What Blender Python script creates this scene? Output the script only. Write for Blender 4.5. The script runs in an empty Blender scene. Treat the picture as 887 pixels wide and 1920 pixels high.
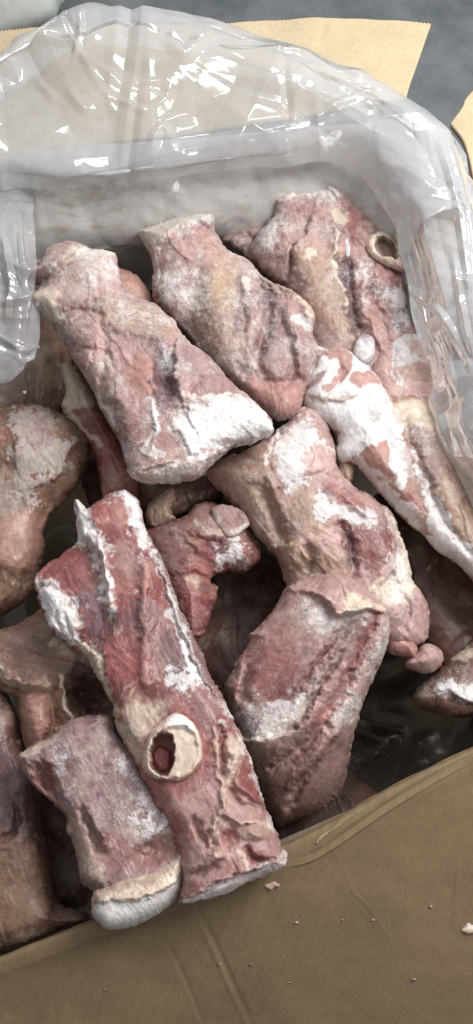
import bpy, math, random
import numpy as np
from mathutils import Vector

# ------------------------------------------------------------------ camera, world, lights
sc = bpy.context.scene
col = sc.collection
F_PX, W_PX, H_PX = 1600.0, 887.0, 1920.0
PITCH = math.radians(68)
CAM_H = 0.62
CAM = np.array([0.0, -CAM_H / math.tan(PITCH), CAM_H])
cd = bpy.data.cameras.new("camera")
cd.sensor_fit = 'VERTICAL'; cd.sensor_height = 36.0; cd.lens = 36.0 * F_PX / H_PX
cd.clip_start = 0.01; cd.clip_end = 50
cam = bpy.data.objects.new("camera", cd); col.objects.link(cam)
cam.location = CAM; cam.rotation_euler = (math.radians(90) - PITCH, 0, 0)
sc.camera = cam

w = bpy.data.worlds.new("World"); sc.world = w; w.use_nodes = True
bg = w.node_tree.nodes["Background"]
# room light as a shaped gradient: bright door side (far right), dimmed behind for the viewer's shade
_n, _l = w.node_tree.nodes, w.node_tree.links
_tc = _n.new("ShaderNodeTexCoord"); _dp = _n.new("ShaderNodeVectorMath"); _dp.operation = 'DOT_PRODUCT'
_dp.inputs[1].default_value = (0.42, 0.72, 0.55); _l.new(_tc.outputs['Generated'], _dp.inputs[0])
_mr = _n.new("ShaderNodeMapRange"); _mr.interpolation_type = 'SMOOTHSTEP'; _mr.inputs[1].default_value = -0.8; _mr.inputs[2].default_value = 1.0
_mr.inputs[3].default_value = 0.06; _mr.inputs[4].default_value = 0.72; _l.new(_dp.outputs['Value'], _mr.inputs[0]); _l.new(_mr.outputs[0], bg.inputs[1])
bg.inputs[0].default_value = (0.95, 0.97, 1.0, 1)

def area(name, loc, target, sx, sy, power, colr):
    l = bpy.data.lights.new(name, 'AREA'); l.shape = 'RECTANGLE'; l.size = sx; l.size_y = sy
    l.energy = power; l.color = colr
    o = bpy.data.objects.new(name, l); col.objects.link(o)
    o.location = loc
    o.rotation_euler = (Vector(target) - Vector(loc)).to_track_quat('-Z', 'Y').to_euler()
    return o
area("doorway_light", (0.58, 0.27, 0.80), (0.02, 0.16, 0), 0.5, 0.38, 10.5, (1.0, 0.985, 0.965))

area("glint_light", (0.15, 2.1, 1.75), (0.1, 0.45, 0), 0.55, 0.28, 11, (1.0, 0.99, 0.97))  # added lamp out of view, for crisp glints on the film
area("glint_light", (1.35, 1.1, 1.25), (0.25, 0.3, 0), 0.22, 0.5, 5, (1.0, 0.99, 0.97))  # second added lamp, for glints on the side film

sc.view_settings.view_transform = 'Standard'; sc.view_settings.look = 'None'
sc.view_settings.exposure = 0.05; sc.view_settings.gamma = 1.0
sc.cycles.use_denoising = True
sc.cycles.max_bounces = 10; sc.cycles.transparent_max_bounces = 24
sc.cycles.diffuse_bounces = 3; sc.cycles.glossy_bounces = 4
sc.cycles.caustics_reflective = False; sc.cycles.caustics_refractive = False

# ------------------------------------------------------------------ placing by plane: where a sight line meets height z
Fv = np.array([0, math.cos(PITCH), -math.sin(PITCH)])
Uv = np.array([0, math.sin(PITCH), math.cos(PITCH)])
Rv = np.array([1.0, 0, 0])
def P(px, py, z):
    px = np.asarray(px, float); py = np.asarray(py, float); z = np.asarray(z, float)
    r = Fv + ((px - 443.5) / F_PX)[..., None] * Rv - ((py - 960) / F_PX)[..., None] * Uv
    t = (z - CAM[2]) / r[..., 2]
    return CAM + r * t[..., None]
def PV(px, py, z): return Vector(P(px, py, z))

# ------------------------------------------------------------------ noise
_rng = np.random.RandomState(7)
_LAT = _rng.rand(256, 256)
def vnoise(x, y):
    xi = np.floor(x).astype(int); yi = np.floor(y).astype(int)
    fx = x - xi; fy = y - yi
    fx = fx * fx * fx * (fx * (fx * 6 - 15) + 10); fy = fy * fy * fy * (fy * (fy * 6 - 15) + 10)
    a = _LAT[xi & 255, yi & 255]; b = _LAT[(xi + 1) & 255, yi & 255]
    c = _LAT[xi & 255, (yi + 1) & 255]; d = _LAT[(xi + 1) & 255, (yi + 1) & 255]
    return ((a * (1 - fx) + b * fx) * (1 - fy) + (c * (1 - fx) + d * fx) * fy) * 2 - 1
def fbm(x, y, s, octv=4, seed=0, gain=0.5):
    r = 0; a = 1.0; t = 0; x = x / s + seed * 17.31; y = y / s + seed * 9.77
    for i in range(octv):
        r = r + a * vnoise(x, y); t += a; a *= gain
        x, y = (x * 0.8 - y * 0.6) * 2.03 + 5.1, (x * 0.6 + y * 0.8) * 2.03 + 3.7
    return r / t * 1.6
def ridged(x, y, s, octv=3, seed=0):
    r = 0; a = 1.0; t = 0; x = x / s + seed * 11.3; y = y / s + seed * 5.9
    for i in range(octv):
        r = r + a * (1 - np.abs(vnoise(x, y)) * 2.2); t += a; a *= 0.5
        x, y = (x * 0.8 - y * 0.6) * 2.07 + 1.3, (x * 0.6 + y * 0.8) * 2.07 + 8.7
    return r / t

# ------------------------------------------------------------------ outline tools
def smooth_closed(pts, k=3):
    p = np.array(pts, float); n = len(p); out = []
    for i in range(n):
        p0, p1, p2, p3 = p[(i - 1) % n], p[i], p[(i + 1) % n], p[(i + 2) % n]
        for j in range(k):
            t = j / k
            out.append(0.5 * ((2 * p1) + (-p0 + p2) * t + (2 * p0 - 5 * p1 + 4 * p2 - p3) * t * t + (-p0 + 3 * p1 - 3 * p2 + p3) * t ** 3))
    return np.array(out)
def sdf_poly(X, Y, poly):
    """signed distance, positive inside"""
    d2 = np.full(X.shape, 1e18); ins = np.zeros(X.shape, bool)
    n = len(poly)
    for i in range(n):
        ax, ay = poly[i]; bx, by = poly[(i + 1) % n]
        ex, ey = bx - ax, by - ay; wx, wy = X - ax, Y - ay
        t = np.clip((wx * ex + wy * ey) / max(ex * ex + ey * ey, 1e-9), 0, 1)
        d2 = np.minimum(d2, (wx - ex * t) ** 2 + (wy - ey * t) ** 2)
        if by != ay:
            c = ((ay > Y) != (by > Y)) & (X < (bx - ax) * (Y - ay) / (by - ay) + ax)
            ins ^= c
    return np.where(ins, 1, -1) * np.sqrt(d2)
def smooth_open(pts, k=4):
    p = np.array(pts, float)
    if len(p) < 3: return p
    q = np.vstack([2 * p[0] - p[1], p, 2 * p[-1] - p[-2]]); out = []
    for i in range(1, len(q) - 2):
        p0, p1, p2, p3 = q[i - 1], q[i], q[i + 1], q[i + 2]
        for j in range(k):
            t = j / k
            out.append(0.5 * ((2 * p1) + (-p0 + p2) * t + (2 * p0 - 5 * p1 + 4 * p2 - p3) * t * t + (-p0 + 3 * p1 - 3 * p2 + p3) * t ** 3))
    out.append(p[-1]); return np.array(out)
def line_d(X, Y, pts):
    """distance, side (+ on the right hand of travel) and taper to an open polyline"""
    p = smooth_open(pts); best = np.full(X.shape, 1e18); side = np.zeros(X.shape); par = np.zeros(X.shape)
    n = len(p) - 1
    for i in range(n):
        ax, ay = p[i]; ex, ey = p[i + 1] - p[i]; wx, wy = X - ax, Y - ay
        t = np.clip((wx * ex + wy * ey) / max(ex * ex + ey * ey, 1e-9), 0, 1)
        d = (wx - ex * t) ** 2 + (wy - ey * t) ** 2
        m = d < best
        best = np.where(m, d, best); side = np.where(m, np.sign(ex * wy - ey * wx), side); par = np.where(m, (i + t) / n, par)
    return np.sqrt(best), side, par
def sstep(a, b, x):
    t = np.clip((x - a) / (b - a), 0, 1); return t * t * (3 - 2 * t)

# ------------------------------------------------------------------ albedo palette (linear)
PAL = dict(
    pink=(0.42, 0.275, 0.255), red=(0.29, 0.105, 0.10), deepred=(0.20, 0.055, 0.052), purple=(0.12, 0.07, 0.085),
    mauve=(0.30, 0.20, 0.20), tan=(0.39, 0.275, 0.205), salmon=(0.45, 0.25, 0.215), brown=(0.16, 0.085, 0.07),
    fat=(0.66, 0.56, 0.45), cream=(0.70, 0.62, 0.50), ice=(0.60, 0.60, 0.60), white=(0.84, 0.84, 0.83), bone=(0.70, 0.60, 0.50),
    umber=(0.27, 0.165, 0.115), grey=(0.34, 0.31, 0.30), yel=(0.60, 0.46, 0.28), dark=(0.07, 0.04, 0.04))  # dark: shade painted inside a hollow

# ------------------------------------------------------------------ materials
def nt(m): return m.node_tree.nodes, m.node_tree.links
def mat_meat():
    m = bpy.data.materials.new("frozen_meat"); m.use_nodes = True; n, l = nt(m)
    b = n["Principled BSDF"]
    at = n.new("ShaderNodeAttribute"); at.attribute_name = "albedo"
    fr = n.new("ShaderNodeAttribute"); fr.attribute_name = "frost"
    tc = n.new("ShaderNodeTexCoord")
    def noise(s, d, r, dist=0):
        q = n.new("ShaderNodeTexNoise"); q.inputs['Scale'].default_value = s; q.inputs['Detail'].default_value = d
        q.inputs['Roughness'].default_value = r; q.inputs['Distortion'].default_value = dist
        l.new(tc.outputs['Object'], q.inputs['Vector']); return q
    def math_(op, a, bb, clamp=False):
        q = n.new("ShaderNodeMath"); q.operation = op; q.use_clamp = clamp
        for i, v in enumerate((a, bb)):
            if isinstance(v, (int, float)): q.inputs[i].default_value = v
            else: l.new(v, q.inputs[i])
        return q.outputs[0]
    grain = noise(800, 4, 0.75); mid = noise(190, 4, 0.65, 0.4); big = noise(38, 3, 0.6, 0.8)
    vor = n.new("ShaderNodeTexVoronoi"); vor.inputs['Scale'].default_value = 520; l.new(tc.outputs['Object'], vor.inputs['Vector'])
    # frost cover: grains where the frost amount is high enough
    s = math_('ADD', math_('MULTIPLY', math_('SUBTRACT', grain.outputs[0], 0.5), 2.6), math_('MULTIPLY', math_('SUBTRACT', mid.outputs[0], 0.5), 1.1))
    s = math_('ADD', s, math_('MULTIPLY', math_('SUBTRACT', big.outputs[0], 0.5), 0.5))
    s = math_('ADD', s, math_('MULTIPLY', math_('SUBTRACT', fr.outputs['Fac'], 0.5), 1.7))
    cov = n.new("ShaderNodeMapRange"); cov.interpolation_type = 'SMOOTHSTEP'
    l.new(s, cov.inputs[0]); cov.inputs[1].default_value = -0.25; cov.inputs[2].default_value = 0.60
    # flesh: small tonal variation
    hsv = n.new("ShaderNodeMixRGB"); hsv.blend_type = 'MULTIPLY'; hsv.inputs[0].default_value = 1
    rmp = n.new("ShaderNodeValToRGB"); rmp.color_ramp.elements[0].position = 0.3; rmp.color_ramp.elements[1].position = 0.7
    rmp.color_ramp.elements[0].color = (0.78, 0.72, 0.72, 1); rmp.color_ramp.elements[1].color = (1.18, 1.16, 1.14, 1)
    l.new(mid.outputs[0], rmp.inputs[0]); l.new(at.outputs['Color'], hsv.inputs[1]); l.new(rmp.outputs[0], hsv.inputs[2])
    mx = n.new("ShaderNodeMixRGB"); l.new(math_('MULTIPLY', cov.outputs[0], math_('ADD', 0.32, math_('MULTIPLY', fr.outputs['Fac'], 0.5), True)), mx.inputs[0]); l.new(hsv.outputs[0], mx.inputs[1])
    mx.inputs[2].default_value = (0.84, 0.82, 0.81, 1)
    l.new(mx.outputs[0], b.inputs['Base Color'])
    ro = n.new("ShaderNodeMapRange"); l.new(cov.outputs[0], ro.inputs[0]); ro.inputs[3].default_value = 0.35; ro.inputs[4].default_value = 0.68
    l.new(ro.outputs[0], b.inputs['Roughness'])
    b.inputs['Specular IOR Level'].default_value = 0.42
    b.inputs['Subsurface Weight'].default_value = 0.2
    b.inputs['Subsurface Radius'].default_value = (1.0, 0.45, 0.35); b.inputs['Subsurface Scale'].default_value = 0.003
    hgt = math_('ADD', math_('MULTIPLY', grain.outputs[0], math_('ADD', math_('MULTIPLY', cov.outputs[0], 0.9), 0.25)), math_('MULTIPLY', mid.outputs[0], 0.28))
    hgt = math_('ADD', hgt, math_('MULTIPLY', math_('MULTIPLY', math_('SUBTRACT', 1.0, vor.outputs[0]), cov.outputs[0]), 0.5))
    bp = n.new("ShaderNodeBump"); bp.inputs['Strength'].default_value = 0.5; bp.inputs['Distance'].default_value = 0.0008
    l.new(hgt, bp.inputs['Height']); l.new(bp.outputs[0], b.inputs['Normal'])
    return m
MEAT = mat_meat()

def mat_card(name, c1, c2, rough=0.85, wear=0.3, rib=0.0, rib_ang=0.0):
    m = bpy.data.materials.new(name); m.use_nodes = True; n, l = nt(m); b = n["Principled BSDF"]
    tc = n.new("ShaderNodeTexCoord")
    a = n.new("ShaderNodeTexNoise"); a.inputs['Scale'].default_value = 14; a.inputs['Detail'].default_value = 6; a.inputs['Roughness'].default_value = 0.65
    l.new(tc.outputs['Object'], a.inputs['Vector'])
    f = n.new("ShaderNodeTexNoise"); f.inputs['Scale'].default_value = 900; f.inputs['Detail'].default_value = 3
    mp = n.new("ShaderNodeMapping"); mp.inputs['Rotation'].default_value = (0, 0, rib_ang); mp.inputs['Scale'].default_value = (1, 0.12, 1)
    l.new(tc.outputs['Object'], mp.inputs[0]); l.new(mp.outputs[0], f.inputs['Vector'])
    r = n.new("ShaderNodeValToRGB"); r.color_ramp.elements[0].position = 0.33; r.color_ramp.elements[1].position = 0.68
    r.color_ramp.elements[0].color = (*c2, 1); r.color_ramp.elements[1].color = (*c1, 1)
    l.new(a.outputs[0], r.inputs[0])
    mm = n.new("ShaderNodeMixRGB"); mm.blend_type = 'OVERLAY'; mm.inputs[0].default_value = wear
    l.new(r.outputs[0], mm.inputs[1]); l.new(f.outputs[0], mm.inputs[2])
    # small pale scuffs
    v = n.new("ShaderNodeTexNoise"); v.inputs['Scale'].default_value = 85; v.inputs['Detail'].default_value = 5; v.inputs['Roughness'].default_value = 0.7
    l.new(tc.outputs['Object'], v.inputs['Vector'])
    vr = n.new("ShaderNodeMapRange"); vr.inputs[1].default_value = 0.70; vr.inputs[2].default_value = 0.76; l.new(v.outputs[0], vr.inputs[0])
    m2 = n.new("ShaderNodeMixRGB"); m2.inputs[2].default_value = (min(c1[0] * 1.9, .8), min(c1[1] * 1.9, .8), min(c1[2] * 2.1, .8), 1)
    k = n.new("ShaderNodeMath"); k.operation = 'MULTIPLY'; k.inputs[1].default_value = 0.8; l.new(vr.outputs[0], k.inputs[0])
    l.new(k.outputs[0], m2.inputs[0]); l.new(mm.outputs[0], m2.inputs[1]); l.new(m2.outputs[0], b.inputs['Base Color'])
    b.inputs['Roughness'].default_value = rough; b.inputs['Specular IOR Level'].default_value = 0.3
    wv = n.new("ShaderNodeTexWave"); wv.inputs['Scale'].default_value = 38; wv.inputs['Distortion'].default_value = 1.0
    mp2 = n.new("ShaderNodeMapping"); mp2.inputs['Rotation'].default_value = (0, 0, rib_ang); l.new(tc.outputs['Object'], mp2.inputs[0]); l.new(mp2.outputs[0], wv.inputs[0])
    ad = n.new("ShaderNodeMath"); ad.operation = 'MULTIPLY_ADD'; ad.inputs[1].default_value = rib; l.new(wv.outputs[0], ad.inputs[0]); l.new(a.outputs[0], ad.inputs[2])
    bp = n.new("ShaderNodeBump"); bp.inputs['Strength'].default_value = 0.5; bp.inputs['Distance'].default_value = 0.0014
    l.new(ad.outputs[0], bp.inputs['Height']); l.new(bp.outputs[0], b.inputs['Normal'])
    return m
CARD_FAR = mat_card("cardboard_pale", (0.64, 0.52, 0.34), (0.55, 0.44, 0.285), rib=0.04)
CARD_SHADED = mat_card("cardboard_shaded", (0.20, 0.138, 0.074), (0.155, 0.107, 0.058), rough=0.6, wear=0.28, rib=0.3, rib_ang=math.radians(20))  # same board as the far flap, darkened for shade on the near flap
CARD_TORN = mat_card('cardboard_torn', (0.34, 0.26, 0.15), (0.22, 0.16, 0.09))
CARD_IN = mat_card("cardboard_inside", (0.19, 0.145, 0.10), (0.13, 0.10, 0.07))

def mat_plastic(name, haze, frost=0.0, tint=(0.90, 0.89, 0.88), gloss=1.0, bumpd=0.0012, stain=None):
    m = bpy.data.materials.new(name); m.use_nodes = True; n, l = nt(m)
    n.remove(n["Principled BSDF"]); out = n["Material Output"]
    tc = n.new("ShaderNodeTexCoord")
    ns = n.new("ShaderNodeTexNoise"); ns.inputs['Scale'].default_value = 22; ns.inputs['Detail'].default_value = 5; ns.inputs['Roughness'].default_value = 0.6; ns.inputs['Distortion'].default_value = 0.6
    l.new(tc.outputs['Object'], ns.inputs['Vector'])
    n2 = n.new("ShaderNodeTexNoise"); n2.inputs['Scale'].default_value = 110; n2.inputs['Detail'].default_value = 5; n2.inputs['Roughness'].default_value = 0.7; n2.inputs['Distortion'].default_value = 0.5
    l.new(tc.outputs['Object'], n2.inputs['Vector'])
    tr = n.new("ShaderNodeBsdfTransparent"); tr.inputs[0].default_value = (0.97, 0.975, 0.98, 1)
    df = n.new("ShaderNodeBsdfDiffuse"); df.inputs[0].default_value = (*tint, 1)
    tl = n.new("ShaderNodeBsdfTranslucent"); tl.inputs[0].default_value = (*tint, 1)
    if stain:
        sn = n.new("ShaderNodeTexNoise"); sn.inputs['Scale'].default_value = 34; sn.inputs['Detail'].default_value = 6; sn.inputs['Roughness'].default_value = 0.72; sn.inputs['Distortion'].default_value = 1.2
        smp = n.new("ShaderNodeMapping"); smp.inputs['Scale'].default_value = (0.55, 1.3, 1.0); smp.inputs['Rotation'].default_value = (0, 0, 0.35)
        l.new(tc.outputs['Object'], smp.inputs[0]); l.new(smp.outputs[0], sn.inputs['Vector'])
        sr = n.new("ShaderNodeMapRange"); sr.inputs[1].default_value = 0.50; sr.inputs[2].default_value = 0.66; l.new(sn.outputs[0], sr.inputs[0])
        sx = n.new("ShaderNodeMixRGB"); sx.inputs[1].default_value = (*tint, 1); sx.inputs[2].default_value = (*stain, 1); l.new(sr.outputs[0], sx.inputs[0])
        l.new(sx.outputs[0], df.inputs[0]); l.new(sx.outputs[0], tl.inputs[0])
    dm = n.new("ShaderNodeMixShader"); dm.inputs[0].default_value = 0.45; l.new(df.outputs[0], dm.inputs[1]); l.new(tl.outputs[0], dm.inputs[2])
    hz = n.new("ShaderNodeMapRange"); hz.inputs[1].default_value = 0.3; hz.inputs[2].default_value = 0.7; hz.inputs[3].default_value = haze * 0.75; hz.inputs[4].default_value = haze * 1.2
    l.new(ns.outputs[0], hz.inputs[0])
    fr = n.new("ShaderNodeMapRange"); fr.inputs[1].default_value = 0.50; fr.inputs[2].default_value = 0.60; fr.inputs[3].default_value = 0.0; fr.inputs[4].default_value = frost
    l.new(n2.outputs[0], fr.inputs[0])
    ad = n.new("ShaderNodeMath"); ad.operation = 'ADD'; ad.use_clamp = True; l.new(hz.outputs[0], ad.inputs[0]); l.new(fr.outputs[0], ad.inputs[1])
    m1 = n.new("ShaderNodeMixShader"); l.new(ad.outputs[0], m1.inputs[0]); l.new(tr.outputs[0], m1.inputs[1]); l.new(dm.outputs[0], m1.inputs[2])
    gl = n.new("ShaderNodeBsdfGlossy"); gl.inputs['Roughness'].default_value = 0.085; gl.inputs[0].default_value = (1, 1, 1, 1)
    fz = n.new("ShaderNodeFresnel"); fz.inputs[0].default_value = 1.5
    fm = n.new("ShaderNodeMath"); fm.operation = 'MULTIPLY'; fm.inputs[1].default_value = 1.3 * gloss; l.new(fz.outputs[0], fm.inputs[0])
    fc = n.new('ShaderNodeMath'); fc.operation = 'MINIMUM'; fc.inputs[1].default_value = 0.5; l.new(fm.outputs[0], fc.inputs[0]); fm = fc
    m2 = n.new("ShaderNodeMixShader"); l.new(fm.outputs[0], m2.inputs[0]); l.new(m1.outputs[0], m2.inputs[1]); l.new(gl.outputs[0], m2.inputs[2])
    bp = n.new("ShaderNodeBump"); bp.inputs['Strength'].default_value = 0.6; bp.inputs['Distance'].default_value = bumpd
    l.new(ns.outputs[0], bp.inputs['Height'])
    for q in (gl, df, fz): l.new(bp.outputs[0], q.inputs['Normal'])
    l.new(m2.outputs[0], out.inputs[0])
    return m
BAG = mat_plastic("bag_film", 0.52, tint=(0.88, 0.885, 0.90), bumpd=0.00012)
BAG_LOW = mat_plastic("bag_film_thin", 0.025, gloss=0.45, bumpd=0.0004)
BAG_SIDE = mat_plastic("bag_film_milky", 0.66, 0.1, bumpd=0.00015)
BAG_FROST = mat_plastic("bag_film_frosted", 0.95, 0.1, tint=(0.90, 0.88, 0.85), stain=(0.72, 0.65, 0.57))

# ------------------------------------------------------------------ object helpers
def tag(o, label=None, cat=None, group=None, kind=None):
    if label: o["label"] = label
    if cat: o["category"] = cat
    if group: o["group"] = group
    if kind: o["kind"] = kind
    return o
def mesh_obj(name, V, Fc, mat, parent=None, smooth=True, attrs=None, origin=None):
    V = np.asarray(V, float)
    if parent is not None: origin = np.zeros(3); pl = np.array(parent.location); V = V - pl
    elif origin is None: origin = np.array([V[:, 0].mean(), V[:, 1].mean(), V[:, 2].min()]); V = V - origin
    else: V = V - origin
    me = bpy.data.meshes.new(name)
    if isinstance(Fc, np.ndarray) and Fc.ndim == 2:
        nf, k = Fc.shape
        me.vertices.add(len(V)); me.vertices.foreach_set("co", V.astype(np.float32).ravel())
        me.loops.add(nf * k); me.loops.foreach_set("vertex_index", Fc.astype(np.int32).ravel())
        me.polygons.add(nf); me.polygons.foreach_set("loop_start", (np.arange(nf) * k).astype(np.int32))
        me.update(calc_edges=True)
    else:
        me.from_pydata([tuple(v) for v in V], [], [tuple(f) for f in Fc])
    me.polygons.foreach_set("use_smooth", [smooth] * len(me.polygons))
    if attrs:
        for k, a in attrs.items():
            if a.ndim == 2:
                ca = me.attributes.new(k, 'FLOAT_COLOR', 'POINT')
                ca.data.foreach_set("color", np.hstack([a, np.ones((len(a), 1))]).astype(np.float32).ravel())
            else:
                ca = me.attributes.new(k, 'FLOAT', 'POINT'); ca.data.foreach_set("value", a.astype(np.float32))
    me.materials.append(mat); me.validate(); me.update()
    o = bpy.data.objects.new(name, me); col.objects.link(o)
    if parent is not None: o.parent = parent
    else: o.location = origin
    return o

MEAT_GROUP = "frozen meat pieces in the box"
def meat(name, label, outline, z0, T, g=(0, 0), R=70, base='pink', frost=0.45, feats=(), ctrl=(), fibre=60, crust=2.2,
         step=1.7, seed=1, parent=None, under=0.8, rough=1.0, cat="meat", mat=None, sm=3, lump=1.0):
    """A closed lump: an outline lying on a tilted plane at its own height, swelled to thickness T (mm), then carved by feats."""
    ol = smooth_closed(outline, sm)
    x0, y0 = ol.min(0) - 8; x1, y1 = ol.max(0) + 8
    nx, ny = int((x1 - x0) / step) + 1, int((y1 - y0) / step) + 1
    X, Y = np.meshgrid(x0 + np.arange(nx) * step, y0 + np.arange(ny) * step)
    S0 = sdf_poly(X, Y, ol)
    S = S0 + crust * (fbm(X, Y, 18, 3, seed) * 1.1 + fbm(X, Y, 5, 2, seed + 3) * 0.4)
    inside = S > 0
    q = inside[:-1, :-1] | inside[1:, :-1] | inside[:-1, 1:] | inside[1:, 1:]
    gy_, gx_ = np.gradient(S, step)
    gl = np.sqrt(gx_ ** 2 + gy_ ** 2) + 1e-6
    out = ~inside
    mv = np.clip(-S, 0, 1.6 * step)
    X = np.where(out, X + gx_ / gl * mv, X); Y = np.where(out, Y + gy_ / gl * mv, Y)
    kk = sstep(3, 16, S0); e = np.where(out, 0, np.maximum(S * (1 - kk) + (S0 + crust * 0.5 * fbm(X, Y, 40, 2, seed + 4)) * kk, 0.3))
    cx, cy = ol.mean(0)
    em = max(e.max(), 1.0)
    prof = 0.8 * np.sqrt(np.clip(1 - (1 - np.clip(e / R, 0, 1)) ** 2, 0, 1)) + 0.2 * np.sqrt(np.clip(1 - (1 - e / em) ** 2, 0, 1))
    add = np.zeros(X.shape)
    if ctrl:
        wt = 0; ac = 0
        for (kx, ky, kh) in ctrl:
            ww = np.exp(-((X - kx) ** 2 + (Y - ky) ** 2) / (2 * 48.0 ** 2)) + 1e-9
            wt = wt + ww; ac = ac + ww * kh
        add += ac / wt
    C = np.empty(X.shape + (3,)); C[:] = PAL[base]
    Fr = np.full(X.shape, float(frost) + 0.04)
    # tonal drift of the flesh
    d1 = fbm(X, Y, 75, 4, seed + 5)[..., None]; d2 = fbm(X, Y, 42, 4, seed + 8)[..., None]
    fa = math.radians(fibre); xu = X * math.cos(fa) + Y * math.sin(fa); xv = -X * math.sin(fa) + Y * math.cos(fa)
    wp = fbm(X, Y, 60, 2, seed + 2) * 18
    fib = fbm(xu * 0.16, xv + wp, 7, 3, seed + 9)
    C = C * (1 + 0.22 * d1) * (1 + 0.10 * fib[..., None])
    C = C + np.clip(d2 - 0.15, 0, 1) * (np.array(PAL['fat']) - C) * 0.35
    C = C + np.clip(-d2 - 0.3, 0, 1) * (np.array(PAL['red']) - C) * 0.25
    mb = np.clip(ridged(xu * 0.38, xv + wp, 17, 4, seed + 60) - 0.60, 0, 1)[..., None] * np.clip(0.5 + fbm(X, Y, 60, 2, seed + 61), 0, 1)[..., None]
    C = C + (np.array(PAL['fat']) - C) * np.clip(mb * 2.8, 0, 0.65)
    db = np.clip(fbm(xu * 0.6, xv + wp, 17, 4, seed + 62, 0.6) - 0.12, 0, 1)[..., None]
    C = C * (1 - 0.6 * db * np.array([0.75, 1.0, 0.85]))
    Fr = Fr + 0.20 * fbm(X, Y, 30, 5, seed + 12, 0.6)
    Xw = X + 4 * fbm(X, Y, 14, 3, seed + 20); Yw = Y + 4 * fbm(X, Y, 14, 3, seed + 21)
    for ft in feats:
        k = ft[0]
        if k == 'r':                       # ridge (or crease when negative)
            _, wd, h, pts = ft; d, s, p = line_d(Xw, Yw, pts)
            if h < 0: h = h * 1.15
            add += h * np.exp(-(d / wd) ** 2) * (0.35 + 0.65 * np.sin(np.clip(p, 0.04, 0.96) * math.pi) ** 0.5)
        elif k == 's':                     # fold: right-hand side of travel stands proud, fading away from the line
            _, wd, h, pts = ft; d, s, p = line_d(Xw, Yw, pts)
            tp = np.sin(np.clip(p, 0.03, 0.97) * math.pi) ** 0.5
            add += 1.1 * h * tp * np.exp(-(d / wd)) / (1 + np.exp(-s * d / 1.2))
        elif k == 'b':                     # dome or socket
            _, bx, by, rx, ry, an, h = ft; a = math.radians(an)
            u = ((Xw - bx) * math.cos(a) + (Yw - by) * math.sin(a)) / rx; v = (-(Xw - bx) * math.sin(a) + (Yw - by) * math.cos(a)) / ry
            add += h * sstep(1.25, 0.0, np.sqrt(u * u + v * v))
        elif k == 'z':                     # plateau with a soft rim
            _, sf, h, pts = ft; d = sdf_poly(Xw, Yw, smooth_closed(pts)); add += h * sstep(-sf, sf, d)
        elif k == 'c':                     # area of another tissue; also painted shade
            _, cn, st, sf, fz, pts = ft; d = sdf_poly(Xw, Yw, smooth_closed(pts)) + fbm(X, Y, 11, 4, seed + 31, 0.65) * fz
            wgt = (st * sstep(-sf, sf, d))[..., None]; C = C + (np.array(PAL[cn]) * (1 + 0.10 * d1) - C) * wgt
        elif k == 'l':                     # streak of another tissue
            _, cn, st, wd, pts = ft; d, s, p = line_d(Xw, Yw, pts)
            d = d + fbm(X, Y, 9, 3, seed + 33) * wd * 0.5
            wgt = (st * sstep(wd, wd * 0.35, d))[..., None]; C = C + (np.array(PAL[cn]) - C) * wgt
        elif k == 'f':                     # frost heavier or lighter
            _, am, sf, fz, pts = ft; d = sdf_poly(Xw, Yw, smooth_closed(pts)) + fbm(X, Y, 12, 4, seed + 35, 0.65) * fz
            Fr += am * sstep(-sf, sf, d)
        elif k == 'fl':
            _, am, wd, pts = ft; d, s, p = line_d(Xw, Yw, pts); d = d + fbm(X, Y, 8, 3, seed + 37) * wd * 0.5
            Fr += am * sstep(wd, wd * 0.3, d)
        elif k == 'w':                     # rimmed glaze of ice: colour, frost off, slight relief with a crisp broken rim
            _, st, fz, pts = ft; d = sdf_poly(Xw, Yw, smooth_closed(pts)) + fbm(X, Y, 13, 4, seed + 41, 0.65) * fz
            wg = sstep(-1.2, 1.2, d); C = C + (np.array(PAL['ice']) * 1.12 - C) * (st * wg)[..., None]
            add += wg * 0.5; Fr += wg * 0.1
    edge = sstep(0, 14, e)
    add = add * edge
    relief = 1.5 * lump * fbm(X, Y, 60, 2, seed + 50) + 0.12 * rough * ridged(X, Y, 34, 2, seed + 51) + 0.10 * rough * fib + 0.16 * rough * fbm(X, Y, 5.0, 3, seed + 52, 0.6)
    for tk, (la, lb, th_) in enumerate(((170, 60, 1.7), (110, 70, 1.0))):      # layered muscle: one-sided steps that fade out
        cz = vnoise(xu / la + seed * 3.1 + tk * 7, (xv + wp * (1 - tk)) / lb + seed * 1.7); fm_ = np.clip(0.35 + 1.3 * vnoise(xu / 80 + tk * 3.3 + seed, xv / 60 + seed * 0.9), 0, 1)
        relief = relief + rough * th_ * (sstep(-0.025, 0.03, cz) * fm_ - 1.1 * np.clip(cz, 0, 0.8) * fm_ + 0.5 * cz)
    ff = fbm(xu * 0.07, xv + wp * 0.5, 2.6, 2, seed + 77)
    relief = relief + 0.16 * rough * ff; C = C * (1 + 0.09 * ff[..., None])
    relief = relief + np.clip(Fr - 0.7, 0, 0.6) * 1.3 * (fbm(X, Y, 8, 3, seed + 57, 0.6) + 0.4)
    cr = 0.7 * np.clip(Fr - 0.25, 0, 1) * (0.35 * fbm(X, Y, 3.6, 2, seed + 53) + 0.5 * np.clip(fbm(X, Y, 6.5, 2, seed + 54), 0, 1))
    top = T * prof + (add + (relief + cr * 2.0) * sstep(0, 9, e))
    bot = -T * under * prof
    zpl = z0 + (g[0] * (X - cx) + g[1] * (Y - cy)) / 100.0
    B = P(X, Y, zpl)
    cdir = CAM - P(cx, cy, z0); cdir = cdir / np.linalg.norm(cdir)
    up = cdir * 0.75 + np.array([0, 0, 0.25]); up /= np.linalg.norm(up)
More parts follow.
